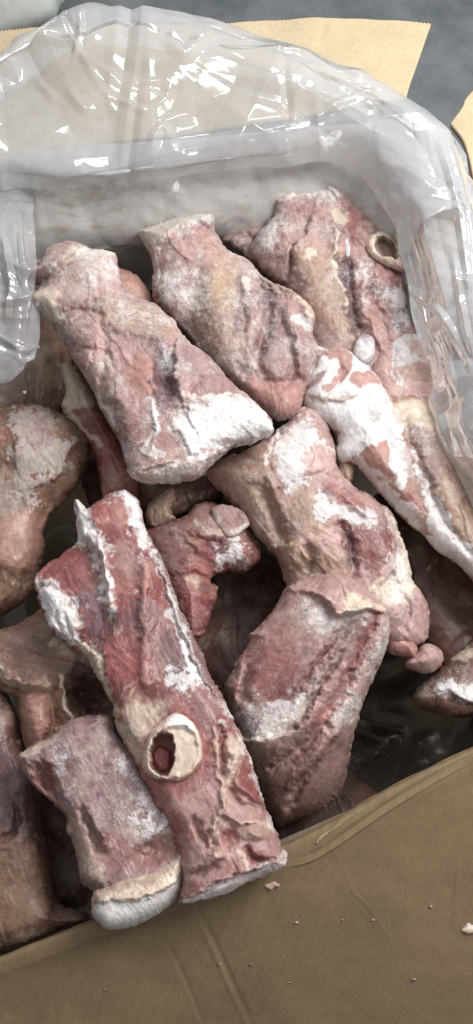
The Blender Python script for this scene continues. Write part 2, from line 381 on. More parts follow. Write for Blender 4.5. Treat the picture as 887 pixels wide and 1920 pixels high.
    VT = B + up * (top / 1000.0)[..., None]; VB = B + up * (bot / 1000.0)[..., None]
    used = np.zeros(X.shape, bool)
    used[:-1, :-1] |= q; used[1:, :-1] |= q; used[:-1, 1:] |= q; used[1:, 1:] |= q
    it = -np.ones(X.shape, int); it[used] = np.arange(used.sum()); nT = used.sum()
    inn = used & inside
    ib = it.copy(); ib[inn] = nT + np.arange(inn.sum())
    V = np.vstack([VT[used], VB[inn]])
    A = np.vstack([C[used], C[inn]]); Fa = np.concatenate([Fr[used], Fr[inn]])
    jj, ii = np.nonzero(q)
    a, b_, c_, d_ = it[jj, ii], it[jj, ii + 1], it[jj + 1, ii + 1], it[jj + 1, ii]
    ft_ = np.stack([d_, c_, b_, a], 1)
    a, b_, c_, d_ = ib[jj, ii], ib[jj, ii + 1], ib[jj + 1, ii + 1], ib[jj + 1, ii]
    fb_ = np.stack([a, b_, c_, d_], 1)
    # bottom cells made only of rim corners coincide with the top ones: keep them once
    keep = (fb_ >= nT).any(1)
    Fc = np.vstack([ft_, fb_[keep]])
    o = mesh_obj(name, V, Fc, mat or MEAT, parent=parent, attrs=dict(albedo=np.clip(A, 0.01, 0.92), frost=np.clip(Fa, 0, 1.2)))
    if parent is None: tag(o, label, cat, MEAT_GROUP if cat == "meat" else None)
    o["z0"] = z0
    return o
# ------------------------------------------------------------------ ground
GZ = -0.27
def mat_floor():
    m = bpy.data.materials.new("painted_concrete"); m.use_nodes = True; n, l = nt(m); b = n["Principled BSDF"]
    tc = n.new("ShaderNodeTexCoord")
    a = n.new("ShaderNodeTexNoise"); a.inputs['Scale'].default_value = 9; a.inputs['Detail'].default_value = 8; a.inputs['Roughness'].default_value = 0.7
    l.new(tc.outputs['Object'], a.inputs['Vector'])
    r = n.new("ShaderNodeValToRGB"); e = r.color_ramp.elements
    e[0].position = 0.30; e[0].color = (0.055, 0.075, 0.075, 1); e[1].position = 0.62; e[1].color = (0.165, 0.175, 0.185, 1)
    l.new(a.outputs[0], r.inputs[0]); l.new(r.outputs[0], b.inputs['Base Color']); b.inputs['Roughness'].default_value = 0.6
    bp = n.new("ShaderNodeBump"); bp.inputs['Strength'].default_value = 0.3; bp.inputs['Distance'].default_value = 0.004
    l.new(a.outputs[0], bp.inputs['Height']); l.new(bp.outputs[0], b.inputs['Normal'])
    return m
S = 6.0
tag(mesh_obj("ground", [(-S, -S, GZ), (S, -S, GZ), (S, S, GZ), (-S, S, GZ)], [(0, 1, 2, 3)], mat_floor(), smooth=False), kind="structure")

# ------------------------------------------------------------------ generic sheet through rows of (px, py, z)
def cat_rows(A, n):
    """Catmull-Rom along axis 0 to n samples"""
    A = np.asarray(A, float); m = len(A); Q = np.concatenate([[2 * A[0] - A[1]], A, [2 * A[-1] - A[-2]]])
    t = np.linspace(0, m - 1 - 1e-9, n); i = t.astype(int); f = (t - i).reshape((-1,) + (1,) * (A.ndim - 1))
    p0, p1, p2, p3 = Q[i], Q[i + 1], Q[i + 2], Q[i + 3]
    return 0.5 * (2 * p1 + (-p0 + p2) * f + (2 * p0 - 5 * p1 + 4 * p2 - p3) * f * f + (-p0 + 3 * p1 - 3 * p2 + p3) * f ** 3)
def resample(row, n):
    r = np.array(row, float); d = np.r_[0, np.cumsum(np.linalg.norm(np.diff(r[:, :2], axis=0), axis=1))]
    r2 = cat_rows(r, n * 3); d2 = np.r_[0, np.cumsum(np.linalg.norm(np.diff(r2[:, :2], axis=0), axis=1))]
    t = np.linspace(0, d2[-1], n); return np.stack([np.interp(t, d2, r2[:, k]) for k in range(3)], 1)
def facets(X, Y, n, seed, amp, rmin=40, rmax=150):
    """crumple: many short straight creases, each falling off around its middle (mm)"""
    rs = np.random.RandomState(seed); H = np.zeros(X.shape)
    x0, x1, y0, y1 = X.min(), X.max(), Y.min(), Y.max()
    for i in range(n):
        cx, cy = rs.uniform(x0, x1), rs.uniform(y0, y1); a = rs.uniform(0, math.pi); rr = rs.uniform(rmin, rmax)
        u = (X - cx) * math.cos(a) + (Y - cy) * math.sin(a); v = -(X - cx) * math.sin(a) + (Y - cy) * math.cos(a)
        wv = rs.uniform(0.06, 0.28) * rr
        H += rs.choice([-1, 1]) * amp * rr / 100 * np.clip(1 - np.abs(v) / wv, 0, 1) * np.clip(1 - np.abs(u) / rr, 0, 1)
    return H
def sheet(name, rows, mat, parent=None, nu=260, nv=200, fac=(60, 1, 3.0), tents=(), thick=None, lump=2.0, seed=1, rr=(40, 150), smooth=True):
    R_ = np.array([resample(r, nu) for r in rows]); G = cat_rows(R_, nv)          # nv x nu x 3
    X, Y, Z = G[..., 0], G[..., 1], G[..., 2]
    W = P(X, Y, Z)
    du = np.gradient(W, axis=1); dv = np.gradient(W, axis=0); N = np.cross(du, dv); N /= (np.linalg.norm(N, axis=2, keepdims=True) + 1e-12)
    N = np.where(N[..., 2:3] < 0, -N, N)
    Hh = facets(X, Y, fac[0], fac[1], fac[2], *rr) + lump * fbm(X, Y, 90, 3, seed)
    for (wd, h, pts) in tents:
        d, s, p = line_d(X, Y, pts); Hh += h * np.clip(1 - d / wd, 0, 1) * np.sin(np.clip(p, 0.02, 0.98) * math.pi) ** 0.6
    W = W + N * (Hh / 1000.0)[..., None]
    idx = np.arange(nu * nv).reshape(nv, nu)
    Fc = np.stack([idx[:-1, :-1], idx[1:, :-1], idx[1:, 1:], idx[:-1, 1:]], -1).reshape(-1, 4)
    V = W.reshape(-1, 3)
    o = mesh_obj(name, V, Fc, mat, parent=parent, smooth=smooth)
    if thick:
        s_ = o.modifiers.new("thickness", 'SOLIDIFY'); s_.thickness = thick; s_.offset = -1
    return o

# ------------------------------------------------------------------ the box
def empty(name, loc):
    o = bpy.data.objects.new(name, None); o.empty_display_size = 0.05; o.location = loc; col.objects.link(o); return o
box = tag(empty("cardboard_box", (0.0, 0.1, GZ)), "open brown cardboard box lined with plastic, its flaps folded outwards", "box")
# rim corners, world plan, from the sight lines at rim height
NL, NR = P(-260, 1925, -0.006), P(1010, 1372, -0.006)
FL, FR = P(-330, 350, -0.002), P(765, 225, -0.002)
FR2 = P(1030, 560, 0.0)
BZ = GZ + 0.012
def slab(name, pts, t, mat, parent=box, n=None):
    """flat panel through 4 world corners with real thickness, finely divided"""
    p = [np.array(q, float) for q in pts]; nn = np.cross(p[1] - p[0], p[3] - p[0]); nn /= np.linalg.norm(nn)
    V = [q + nn * t / 2 for q in p] + [q - nn * t / 2 for q in p]
    Fc = [(0, 1, 2, 3), (7, 6, 5, 4), (0, 4, 5, 1), (1, 5, 6, 2), (2, 6, 7, 3), (3, 7, 4, 0)]
    return mesh_obj(name, V, Fc, mat, parent=parent, smooth=False)
def dn(p, z=BZ): return np.array([p[0], p[1], z])
TH = 0.005
slab("front_wall", [NL, NR, dn(NR), dn(NL)], TH, CARD_IN)
slab("back_wall", [FL, FR, dn(FR), dn(FL)], TH, CARD_IN)
slab("left_wall", [NL + [0.003, 0.003, -.002], FL + [0.003, -0.003, -.002], dn(FL) + [0.003, -0.003, 0], dn(NL) + [0.003, 0.003, 0]], TH, CARD_IN)
slab("side_wall", [FR, FR2, dn(FR2), dn(FR)], TH, CARD_IN)
slab("side_wall", [FR2, NR, dn(NR), dn(FR2)], TH, CARD_IN)
bot = [NL, NR, FR2, FR, FL]
V = [dn(q, BZ) for q in bot] + [dn(q, BZ - 0.005) for q in bot]
mesh_obj("bottom_panel", V, [(0, 1, 2, 3, 4), (9, 8, 7, 6, 5)] + [(i, i + 5, (i + 1) % 5 + 5, (i + 1) % 5) for i in range(5)], CARD_IN, parent=box, smooth=False)

def flap(name, rows, mat, nu=200, nv=150, **k):
    return sheet(name, rows, mat, parent=box, nu=nu, nv=nv, fac=(0, 1, 0), thick=0.005, **k)
# near flap: rounded over the rim, then sloping down towards the viewer
near_rows = [
    [(-260, 1902, -0.022), (150, 1740, -0.022), (540, 1586, -0.022), (760, 1468, -0.022), (1010, 1350, -0.022)],
    [(-260, 1897, 0.002), (150, 1735, 0.002), (540, 1580, 0.002), (760, 1462, 0.002), (1010, 1345, 0.002)],
    [(-260, 1912, 0.003), (150, 1765, 0.003), (560, 1606, 0.003), (770, 1492, 0.003), (1010, 1375, 0.003)],
    [(-260, 1960, -0.004), (170, 1800, -0.004), (580, 1650, -0.004), (800, 1530, -0.004), (1020, 1430, -0.004)],
    [(-240, 2080, -0.022), (200, 1950, -0.022), (620, 1790, -0.022), (830, 1690, -0.022), (1040, 1600, -0.022)],
    [(-220, 2230, -0.045), (260, 2100, -0.045), (690, 1960, -0.045), (900, 1880, -0.045), (1080, 1800, -0.045)],
    [(-200, 2340, -0.066), (300, 2240, -0.066), (740, 2120, -0.066), (950, 2040, -0.066), (1100, 1980, -0.066)]]
near = flap("flap", near_rows, CARD_SHADED, nu=420, nv=320, lump=0.6, seed=4, tents=[
    (4, 0.6, [(588, 1588), (612, 1562), (640, 1535), (678, 1519)]),
    (4, 0.9, [(535, 1625), (580, 1615), (640, 1580), (720, 1525), (800, 1475), (887, 1428)]),
    (8, -1.0, [(545, 1612), (590, 1600), (640, 1568), (720, 1512), (800, 1463), (887, 1415)]),
    (3, 0.6, [(622, 1590), (650, 1640), (660, 1670), (695, 1705), (730, 1760)]),
    (7, -0.9, [(372, 1705), (405, 1770), (440, 1850), (480, 1935)]),
    (5, 0.6, [(362, 1708), (395, 1775), (430, 1855), (468, 1935)]),
    (6, -0.6, [(310, 1760), (345, 1830), (385, 1930)]),
    (8, 1.0, [(860, 1615), (856, 1680), (850, 1740)]),
])
near["label"] = "brown near flap, colour darkened for shade, with a torn score line and small scuffs"
far_rows = [
    [(-340, 120, -0.030), (0, 57, -0.030), (200, 48, -0.030), (400, 44, -0.030), (612, 34, -0.030), (809, 42, -0.030)],
    [(-340, 190, -0.018), (0, 130, -0.018), (200, 120, -0.018), (400, 105, -0.018), (605, 88, -0.018), (790, 98, -0.018)],
    [(-335, 270, -0.006), (0, 235, -0.006), (200, 215, -0.006), (400, 195, -0.006), (600, 165, -0.006), (768, 160, -0.006)],
    [(-330, 330, 0.001), (0, 290, 0.001), (200, 265, 0.001), (400, 240, 0.001), (600, 208, 0.001), (762, 180, 0.001)]]
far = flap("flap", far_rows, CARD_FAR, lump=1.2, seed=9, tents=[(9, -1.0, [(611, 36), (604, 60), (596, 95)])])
far["label"] = "pale yellowish far flap lying open beyond the plastic"
right_rows = [
    [(1100, 60, -0.03), (1010, 60, -0.03), (887, 176, -0.03), (868, 207, -0.03), (845, 240, -0.03)],
    [(1130, 250, -0.02), (1040, 250, -0.02), (930, 270, -0.02), (900, 280, -0.02), (872, 285, -0.02)],
    [(1150, 620, 0.001), (1060, 600, 0.001), (960, 520, 0.001), (925, 470, 0.001), (895, 400, 0.001)]]
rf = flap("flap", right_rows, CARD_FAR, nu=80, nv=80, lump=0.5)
rf["label"] = "pale flap at the corner, seen past the edge of the plastic"
tp = meat("torn_paper", None, [(592, 1580), (600, 1569), (616, 1557), (630, 1547), (648, 1531), (680, 1517), (679, 1520), (652, 1535), (636, 1550), (618, 1560), (604, 1571), (596, 1583)], 0.0042, 0.7, R=4, base='yel', frost=0, parent=box,
          mat=CARD_TORN, step=1.2, crust=2.0, rough=0.2, lump=0.2)
# cut edge of the far flap: fluting between two liners
def flute_edge(name, pts, mat):
    p = resample([(a, b, z) for a, b, z in pts], 900); W = P(p[:, 0], p[:, 1], p[:, 2])
    V = []; Fc = []
    for i, q in enumerate(W):
        h = 0.0019 * math.sin(i * 1.15)
        for dz in (0.0005, -0.0005):
            V.append(q + np.array([0, 0.0006, h - 0.002 + dz])); V.append(q + np.array([0, -0.003, h - 0.002 + dz]))
        if i:
            a = 4 * (i - 1); b = 4 * i
            Fc += [(a, b, b + 1, a + 1), (a + 2, a + 3, b + 3, b + 2), (a, a + 2, b + 2, b)]
    return mesh_obj(name, V, Fc, mat, parent=box)
CARD_EDGE = mat_card("cardboard_edge", (0.17, 0.13, 0.085), (0.10, 0.075, 0.05))
flute_edge("fluted_edge", [(-330, 119, -0.030), (0, 56.5, -0.030), (200, 47, -0.030), (400, 43, -0.030), (612, 33, -0.030), (809, 41, -0.030)], CARD_EDGE)

# pale sack lying on the floor in the far corner
def mat_plain(name, c, r=0.6):
    m = bpy.data.materials.new(name); m.use_nodes = True; b = m.node_tree.nodes["Principled BSDF"]; n, l = nt(m)
    b.inputs['Roughness'].default_value = r
    tc = n.new("ShaderNodeTexCoord"); a = n.new("ShaderNodeTexNoise"); a.inputs['Scale'].default_value = 25; a.inputs['Detail'].default_value = 5
    l.new(tc.outputs['Object'], a.inputs['Vector']); rp = n.new("ShaderNodeValToRGB")
    rp.color_ramp.elements[0].color = (*[x * 0.8 for x in c], 1); rp.color_ramp.elements[1].color = (*[min(1, x * 1.15) for x in c], 1)
    l.new(a.outputs[0], rp.inputs[0]); l.new(rp.outputs[0], b.inputs['Base Color'])
    return m
SACK = mat_plain("pale_cloth", (0.50, 0.52, 0.49), 0.8)
sk = meat("sack", None, [(-160, -120), (60, -90), (118, -10), (112, 14), (95, 40), (20, 66), (-120, 80)], GZ + 0.05, 45, R=60, base='ice', frost=0.0, crust=0.4, step=4,
          cat="sack", mat=SACK, rough=0.2, feats=[('r', 12, 6, [(-40, 40), (20, 10), (90, -20)])])
sk["label"] = "pale greenish white sack lying on the floor beyond the far flap"; sk["category"] = "sack"
# ------------------------------------------------------------------ the meat
def Z(ox, oy, s):
    def f(*v): return [(ox + v[i] / s, oy + v[i + 1] / s) for i in range(0, len(v), 2)]
    return f
z2 = Z(0, 380, 1.643); z4 = Z(0, 880, 1.584); z5 = Z(380, 740, 1.749)
zG = Z(380, 1060, 2.464); zB = Z(230, 390, 2.397); zC = Z(460, 340, 2.688); zF = Z(537, 500, 2.534); zD = Z(537, 760, 2.534)
zJ = Z(0, 1060, 2.534); zR = Z(250, 1280, 2.957); zI = Z(0, 1400, 2.534); zK = Z(0, 740, 3.548); zM = Z(250, 900, 3.285); zA = Z(0, 500, 2.534)
zE = Z(587, 1100, 2.957)

# --- deep layer, filling the gaps; the brown albedo paints in the gap shade
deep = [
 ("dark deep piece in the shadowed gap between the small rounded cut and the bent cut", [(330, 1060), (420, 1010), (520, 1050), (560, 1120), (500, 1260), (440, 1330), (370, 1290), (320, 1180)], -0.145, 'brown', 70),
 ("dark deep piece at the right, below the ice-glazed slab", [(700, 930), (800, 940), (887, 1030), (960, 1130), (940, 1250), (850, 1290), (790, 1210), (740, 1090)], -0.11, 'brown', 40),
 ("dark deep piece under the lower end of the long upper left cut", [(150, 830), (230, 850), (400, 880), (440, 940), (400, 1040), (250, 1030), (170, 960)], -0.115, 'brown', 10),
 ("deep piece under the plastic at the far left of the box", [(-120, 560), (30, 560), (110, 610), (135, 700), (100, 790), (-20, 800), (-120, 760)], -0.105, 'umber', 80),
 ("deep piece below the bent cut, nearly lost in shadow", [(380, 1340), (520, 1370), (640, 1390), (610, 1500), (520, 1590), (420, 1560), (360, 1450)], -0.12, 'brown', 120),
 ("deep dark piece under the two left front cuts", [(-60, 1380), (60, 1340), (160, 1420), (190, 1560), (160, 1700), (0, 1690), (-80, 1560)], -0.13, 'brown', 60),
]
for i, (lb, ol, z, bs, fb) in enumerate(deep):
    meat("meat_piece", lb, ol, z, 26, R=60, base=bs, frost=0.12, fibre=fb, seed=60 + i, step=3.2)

meat("meat_piece", "small tan piece seen between the tops of the two upper left long cuts",
     [(215, 505), (245, 508), (270, 530), (288, 560), (300, 600), (270, 610), (225, 570), (205, 530)], -0.05, 12, R=28, base='salmon', frost=0.35, seed=71)
N = meat("meat_piece", "reddish piece with a cream top edge, tucked under the long upper left cut",
     [(112, 688), (128, 678), (150, 700), (190, 770), (240, 860), (262, 930), (240, 1010), (205, 990), (190, 900), (165, 830), (130, 790), (115, 760), (124, 735)], -0.052, 18, g=(0, 0.004), R=38, base='red', frost=0.2, seed=72, fibre=65,
     feats=[('c', 'cream', 0.9, 6, 8, [(112, 688), (130, 675), (160, 720), (175, 765), (140, 770), (116, 765)]), ('s', 30, -5, [(150, 740), (180, 800), (220, 870)]),
            ('l', 'cream', 0.6, 6, [(120, 770), (150, 800), (190, 840)])])
meat("meat_piece", "dark red flap in shadow just under the lower end of the upper left cut",
     [(190, 850), (250, 890), (330, 905), (420, 880), (420, 930), (350, 960), (290, 975), (200, 950)], -0.075, 16, R=30, base='brown', frost=0.15, seed=74)
sl = meat("meat_piece", "small trimming with a pale bone sliver, above the short red cut with a knob",
     [(272, 962), (285, 940), (305, 925), (322, 915), (328, 930), (322, 955), (330, 975), (300, 985), (280, 985)], -0.045, 9, R=14, base='tan', frost=0.25, seed=75, step=1.2)

# --- left tan lump
meat("meat_piece", "rounded tan piece with a patchy white ice skin at the left edge of the picture",
     [(-90, 800), (-20, 770), (20, 762), (60, 758), (105, 770), (145, 800), (168, 830), (165, 870), (145, 910), (112, 948), (90, 975), (82, 1000), (84, 1045), (70, 1090), (45, 1130), (0, 1155), (-90, 1170)],
     -0.055, 32, R=85, base='umber', frost=0.10, seed=11, fibre=80, rough=0.9, feats=[
     ('w', 0.38, 22, zK(20, 190, 100, 120, 220, 90, 340, 130, 380, 200, 330, 260, 360, 330, 480, 340, 470, 420, 420, 520, 300, 600, 230, 610, 250, 700, 200, 740, 170, 690, 130, 580, 60, 420, 110, 330, 60, 250)),
     ('c', 'mauve', 0.7, 5, 14, zK(250, 170, 340, 190, 330, 300, 330, 380, 260, 430, 180, 380, 230, 330)), 
     ('c', 'grey', 0.5, 6, 12, zK(0, 640, 100, 620, 180, 720, 180, 810, 60, 830, 0, 820)), ('f', 0.24, 15, 22, zK(0, 640, 100, 620, 180, 720, 180, 810, 60, 830, 0, 820)),
     ('c', 'red', 0.6, 6, 14, zK(-80, 260, 0, 230, 60, 280, 30, 350, -80, 420)), ('c', 'salmon', 0.5, 12, 8, zK(0, 880, 260, 780, 290, 960, 250, 1100, 100, 1150, 0, 1080)),
     ('s', 50, 5, zK(520, 330, 470, 440, 420, 560, 310, 610)), ('s', 60, 4, zK(-60, 1090, 60, 1095, 140, 1140, 200, 1160)), ('r', 12, -5, zK(310, 640, 330, 760, 300, 860)),
     ('b', 30, 850, 60, 40, 20, 6), ('b', 25, 1050, 50, 40, 0, 5)])

# --- upper right big piece (C)
Cc = meat("meat_piece", "large pinkish tan cut at the far right of the pile with a hooked bone showing",
     [(470, 470), (480, 440), (510, 405), (508, 380), (530, 365), (575, 355), (630, 348), (655, 362), (690, 390), (735, 440), (745, 480), (762, 510), (764, 560), (772, 600), (795, 640), (800, 680), (770, 740), (700, 760), (620, 720), (570, 640), (545, 560), (500, 520), (476, 495)],
     -0.052, 28, g=(0.0, -0.006), R=75, base='pink', frost=0.36, seed=21, fibre=75, feats=[
     ('z', 10, 3, zC(130, 130, 200, 70, 430, 40, 480, 160, 340, 180, 200, 170)), ('s', 40, 6, zC(480, 170, 430, 70, 300, 60, 150, 150)),
     ('f', 0.28, 17, 18, zC(40, 330, 60, 270, 140, 180, 190, 210, 180, 370, 100, 380)), ('f', 0.32, 15, 16, zC(135, 150, 170, 80, 400, 40, 460, 100, 440, 150, 300, 110, 180, 160)),
     ('b', *zC(160, 280)[0], 55, 45, 0, 9), ('s', 30, 7, zC(160, 400, 260, 350, 320, 270, 350, 170)), ('s', 26, 5, zC(350, 170, 420, 220, 470, 290, 480, 420)),
     ('r', 5, -7, zC(240, 360, 235, 430, 215, 500)), ('c', 'tan', 0.8, 12, 10, zC(250, 380, 400, 380, 500, 620, 570, 830, 420, 780, 320, 560)),
     ('c', 'mauve', 0.6, 10, 10, zC(70, 420, 220, 390, 240, 520, 150, 520, 60, 420)),
     ('b', *zC(360, 560)[0], 40, 110, -20, 9), ('l', 'cream', 0.9, 7, zC(460, 290, 440, 430, 450, 500, 500, 570, 510, 680)), ('r', 5, 3, zC(460, 290, 440, 430, 450, 500, 500, 570, 510, 680)),
     ('r', 12, -8, zC(490, 440, 530, 560, 540, 700, 600, 850)), ('c', 'purple', 0.85, 8, 16, zC(450, 430, 520, 420, 550, 540, 560, 720, 620, 840, 540, 830, 500, 640)),
     ('c', 'red', 0.75, 8, 16, zC(500, 150, 620, 180, 740, 280, 700, 300, 600, 260, 540, 330, 510, 230)), ('c', 'red', 0.6, 9, 20, zC(560, 520, 680, 440, 800, 460, 810, 600, 700, 620, 600, 640)),
     ('c', 'purple', 0.7, 8, 22, zC(590, 560, 760, 560, 820, 700, 760, 760, 680, 640)), ('r', 9, 5, zC(560, 600, 610, 700, 650, 800, 700, 880)), ('r', 8, -4, zC(640, 640, 690, 740, 720, 860)),
     ('c', 'salmon', 0.6, 8, 8, zC(570, 600, 660, 640, 700, 850, 640, 860)), ('b', *zC(700, 540)[0], 30, 30, 0, 5), ('b', *zC(695, 330)[0], 24, 19, 30, -16), ('c', 'yel', 0.6, 5, 5, zC(640, 290, 740, 290, 760, 380, 680, 380)),
     ('f', 0.36, 13, 24, zC(560, 460, 640, 460, 640, 560, 560, 560)), ('f', 0.32, 13, 24, zC(700, 560, 800, 600, 820, 760, 760, 720)), ('c', 'cream', 0.8, 5, 8, zC(440, 170, 500, 200, 500, 250, 450, 230)), ('c', 'fat', 0.9, 3, 4, zC(300, 385, 340, 395, 325, 420, 300, 415))])
meat("bone_end", None, zC(600, 320, 630, 275, 685, 258, 740, 280, 775, 330, 800, 395, 806, 452, 760, 448, 700, 425, 640, 385), -0.027, 11, R=15, base='cream', frost=0.35, parent=Cc, seed=43, crust=1.4, step=1.1, lump=0.6, rough=0.6, feats=[
     ('z', 4, -13, zC(652, 312, 685, 290, 735, 306, 758, 350, 750, 392, 715, 388, 672, 362)), ('c', 'brown', 0.8, 3, 2, zC(652, 312, 685, 290, 735, 306, 758, 350, 750, 392, 715, 388, 672, 362)), ('c', 'fat', 0.6, 4, 5, zC(600, 320, 640, 270, 690, 260, 660, 290, 640, 330, 650, 380))])
meat("ice_flake", None, zC(480, 265, 500, 250, 530, 265, 542, 320, 530, 370, 505, 380, 488, 330), -0.026, 3, R=8, base='ice', frost=0.5, parent=Cc, step=1.1, seed=4, lump=0.3, crust=0.8)
meat("ice_flake", None, zC(545, 850, 560, 800, 600, 768, 645, 790, 655, 840, 640, 900, 590, 930, 555, 900), -0.03, 6, R=14, base='ice', frost=0.25, parent=Cc, step=1.2, seed=5, lump=0.5, crust=1)

meat("meat_piece", "thin dark flap of meat between the two far cuts, against the frosted back wall",
     [(415, 450), (430, 438), (470, 415), (512, 402), (530, 430), (520, 500), (490, 510), (455, 475), (425, 462)], -0.058, 13, R=30, base='mauve', frost=0.35, seed=24, fibre=-20,
     feats=[('s', 20, 4, [(420, 455), (450, 445), (480, 460)]), ('r', 5, -4, [(440, 440), (475, 450), (500, 480)])])

# --- second long cut (B)
Bm = meat("meat_piece", "long tan frosted cut with a cream sawn top edge, in the back row's middle",
     zB(65, 112, 160, 78, 260, 45, 390, 30, 410, 60, 418, 110, 450, 160, 500, 210, 570, 240, 640, 320, 760, 370, 840, 440, 862, 500, 850, 560, 880, 640, 870, 720, 820, 830, 790, 920, 700, 958, 600, 900, 450, 760, 330, 620, 250, 540, 160, 440, 130, 370, 140, 280, 110, 180),
     -0.035, 30, g=(0.002, 0.0), R=58, base='pink', frost=0.44, seed=31, fibre=68, feats=[
     ('c', 'cream', 0.75, 6, 10, zB(65, 112, 240, 45, 390, 30, 412, 90, 330, 90, 230, 140, 150, 210, 105, 180)), ('f', 0.16, 15, 12, zB(65, 112, 240, 45, 390, 30, 412, 90, 240, 110, 110, 170)),
     ('s', 45, 6, zB(420, 110, 330, 95, 230, 160, 140, 250)), ('r', 6, -3, zB(150, 250, 230, 150, 330, 88)), ('c', 'salmon', 0.6, 8, 14, zB(130, 200, 240, 150, 400, 120, 420, 220, 300, 240, 160, 240)),
     ('c', 'tan', 0.75, 20, 14, zB(320, 400, 500, 260, 520, 420, 500, 650, 420, 640, 330, 520)), ('c', 'yel', 0.35, 20, 14, zB(400, 260, 500, 240, 500, 400, 420, 460)),
     ('r', 18, -4, zB(330, 330, 310, 460, 310, 580)), ('b', *zB(430, 480)[0], 36, 90, -8, 7), ('l', 'purple', 0.6, 10, zB(520, 340, 530, 480, 510, 560)), ('r', 7, -3, zB(520, 340, 530, 480, 560, 600)),
     ('c', 'cream', 0.85, 3, 4, zB(540, 335, 565, 340, 570, 380, 560, 412, 545, 385)),
     ('r', 10, -8, zB(640, 430, 650, 540, 610, 640, 600, 720, 640, 770)), ('c', 'purple', 0.7, 8, 12, zB(600, 400, 700, 400, 670, 560, 660, 700, 610, 700, 630, 540)),
     ('r', 8, -5, zB(690, 480, 740, 600, 760, 700, 750, 780)), ('r', 10, 5, zB(720, 460, 770, 600, 790, 740)), ('r', 10, 4, zB(570, 480, 570, 620, 600, 760)), 
     ('c', 'mauve', 0.6, 12, 12, zB(640, 480, 760, 560, 860, 560, 860, 700, 780, 780, 640, 760)), ('r', 6, -6, zB(590, 345, 640, 385, 740, 415)), ('s', 24, 7, zB(860, 470, 760, 395, 640, 345, 570, 250)),
     ('b', *zB(815, 460)[0], 20, 26, -40, 7), ('c', 'cream', 0.8, 4, 6, zB(780, 405, 820, 420, 850, 470, 850, 515, 810, 480, 780, 440)), ('w', 0.8, 5, zB(745, 505, 790, 490, 850, 530, 855, 560, 790, 545)),
     ('c', 'salmon', 0.7, 12, 8, zB(560, 790, 700, 770, 800, 820, 780, 900, 700, 930, 600, 880)), ('f', -0.3, 12, 8, zB(560, 780, 700, 760, 860, 780, 780, 930, 600, 900)), ('r', 12, -7, zB(540, 740, 640, 790, 800, 790)),
     ('f', 0.20, 17, 14, zB(560, 700, 600, 720, 580, 770, 540, 750)), ('f', 0.24, 19, 20, zB(160, 280, 320, 260, 330, 420, 200, 440))])

